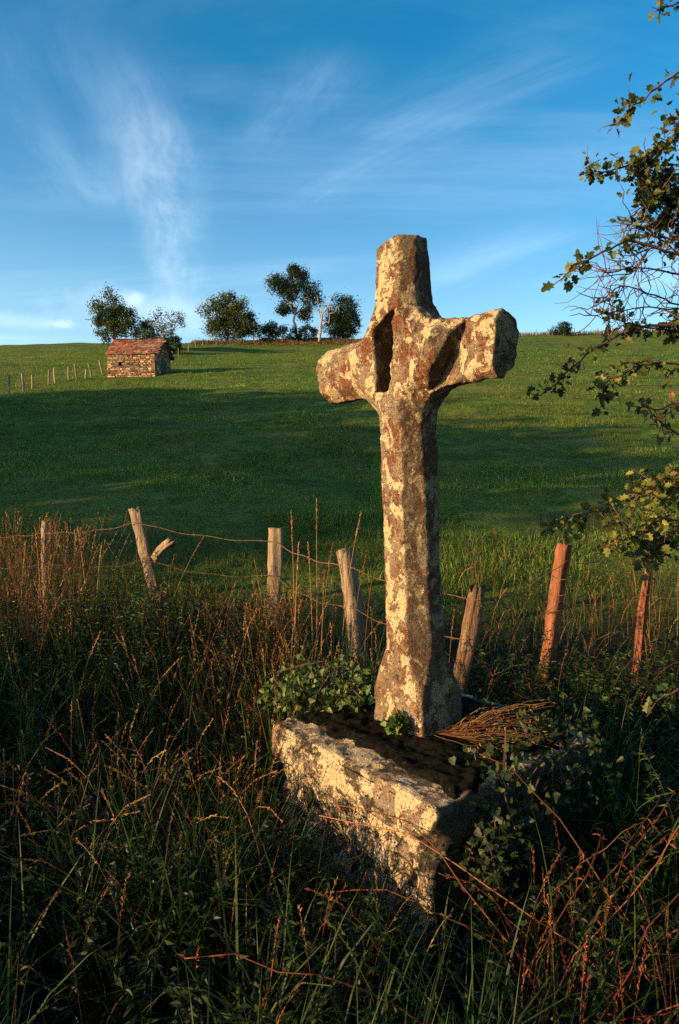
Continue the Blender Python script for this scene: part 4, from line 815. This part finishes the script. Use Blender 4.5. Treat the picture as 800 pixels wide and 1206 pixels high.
branch([(880, 690), (830, 660), (790, 640), (770, 655)], 3.2, 3.0, .008, 50, 14, HY+HL, .13, 5, .046)
branch([(880, 560), (830, 545), (790, 560), (760, 580)], 2.9, 2.75, .008, 60, 16, HY, .13, 7, .036)
branch([(870, 800), (820, 800), (790, 818), (770, 825)], 2.6, 2.4, .006, 16, 4, [(.05, .1, .02), (.08, .13, .03)], .08, 3, .036)
for k_ in range(14):    # the bulk of the crown beyond the frame
    a = HB+[.15, 0, random.uniform(1.2, 3.3)]; e = a+np.array([random.uniform(-.25, 1.2), random.uniform(-.9, .9), random.uniform(-.1, .7)]); P = limb(bacc, a, e, .02, .004, .06, 6, 5); put_leaves(P[2:], 60, HL, .042, .15)
link('branches', bacc.mesh('branches', M['twig'], True, HB), haw)
lp, ld, ln_, ls, lc = [np.concatenate(q) for q in (lp, ld, ln_, ls, lc)]
vis = np.argsort(-(ls/lp[:, 1])*((400+F*lp[:, 0]/lp[:, 1]) < 796)); one = vis[:300]; rest = vis[300:]
acc = Acc(); leaves(acc, lp[rest]-HB, ld[rest], ln_[rest], ls[rest], ls[rest]*.85, lc[rest], LOBED, LOBED_T); tag(link('foliage', acc.mesh('foliage', M['leaf']), haw), kind='stuff')
variants = []
for v in range(12):
    acc = Acc(); sh = LOBED*[.85, 1, 1.0+.8*random.random()]; acc.add(sh, LOBED_T, None, (HL+HY)[v % 9] if v < 9 else HL[v-9]); variants.append(acc.mesh('leaf', M['leaf']))
vc = np.array([(HL+HY)[v % 9] if v < 9 else HL[v-9] for v in range(12)])
for i in one:
    D_ = Vector(ld[i]).normalized(); X_ = D_.cross(Vector(ln_[i])).normalized(); Z_ = X_.cross(D_)
    o = link('leaf', variants[int(np.argmin(np.abs(vc-lc[i]).sum(1)))], haw); s_ = float(ls[i])
    o.matrix_local = Matrix.Translation(Vector(lp[i]-HB)) @ Matrix((( X_.x, D_.x, Z_.x), (X_.y, D_.y, Z_.y), (X_.z, D_.z, Z_.z))).to_4x4() @ Matrix.Scale(s_, 4)

# ------------------------------------------------------------------ hedge bushes of the lane: they shade the foot of the verge
for i, (x, y, hh, rx) in enumerate(((-3.7, -1.7, 1.15, .8), (-3.6, -.6, .9, .75), (-3.7, .4, .85, .75), (-4.0, 1.2, 1.15, .7), (-4.0, 1.9, 1.22, .7), (-4.1, 2.6, 1.12, .7), (-3.4, -2.8, 1.2, .8), (-2.9, -3.8, 1.2, .8))):
    z = float(gz(x, y)); tree('hedge_bush', (x, y, z), [(0, 0, hh*.52, rx, rx, hh*.48), (.3, .3, hh*.4, rx*.8, rx*.8, hh*.4)], 'clipped low hedge bush along the lane verge, '+ORD[i]+' of the hedge', .04, .25, 120, 16, .09, G3, 'hedge along the lane', cat='bush')

# unseen tree added behind the onlooker: its canopy keeps the open sky off the verge
tree('lane_tree', (2.2, -4.6, float(gz(2.2, -4.6))), [(-1.6, .6, 5.4, 3.4, 2.9, 1.9), (1.6, 1.4, 5.2, 3.2, 2.6, 1.9), (.2, -1.2, 6.6, 3.2, 3.0, 1.9), (2.4, 3.2, 4.9, 2.0, 1.7, 1.5)], 'unseen spreading tree added over the lane to keep sky light off the verge', .28, 2.6, 300, 14, .26, G1, LT)
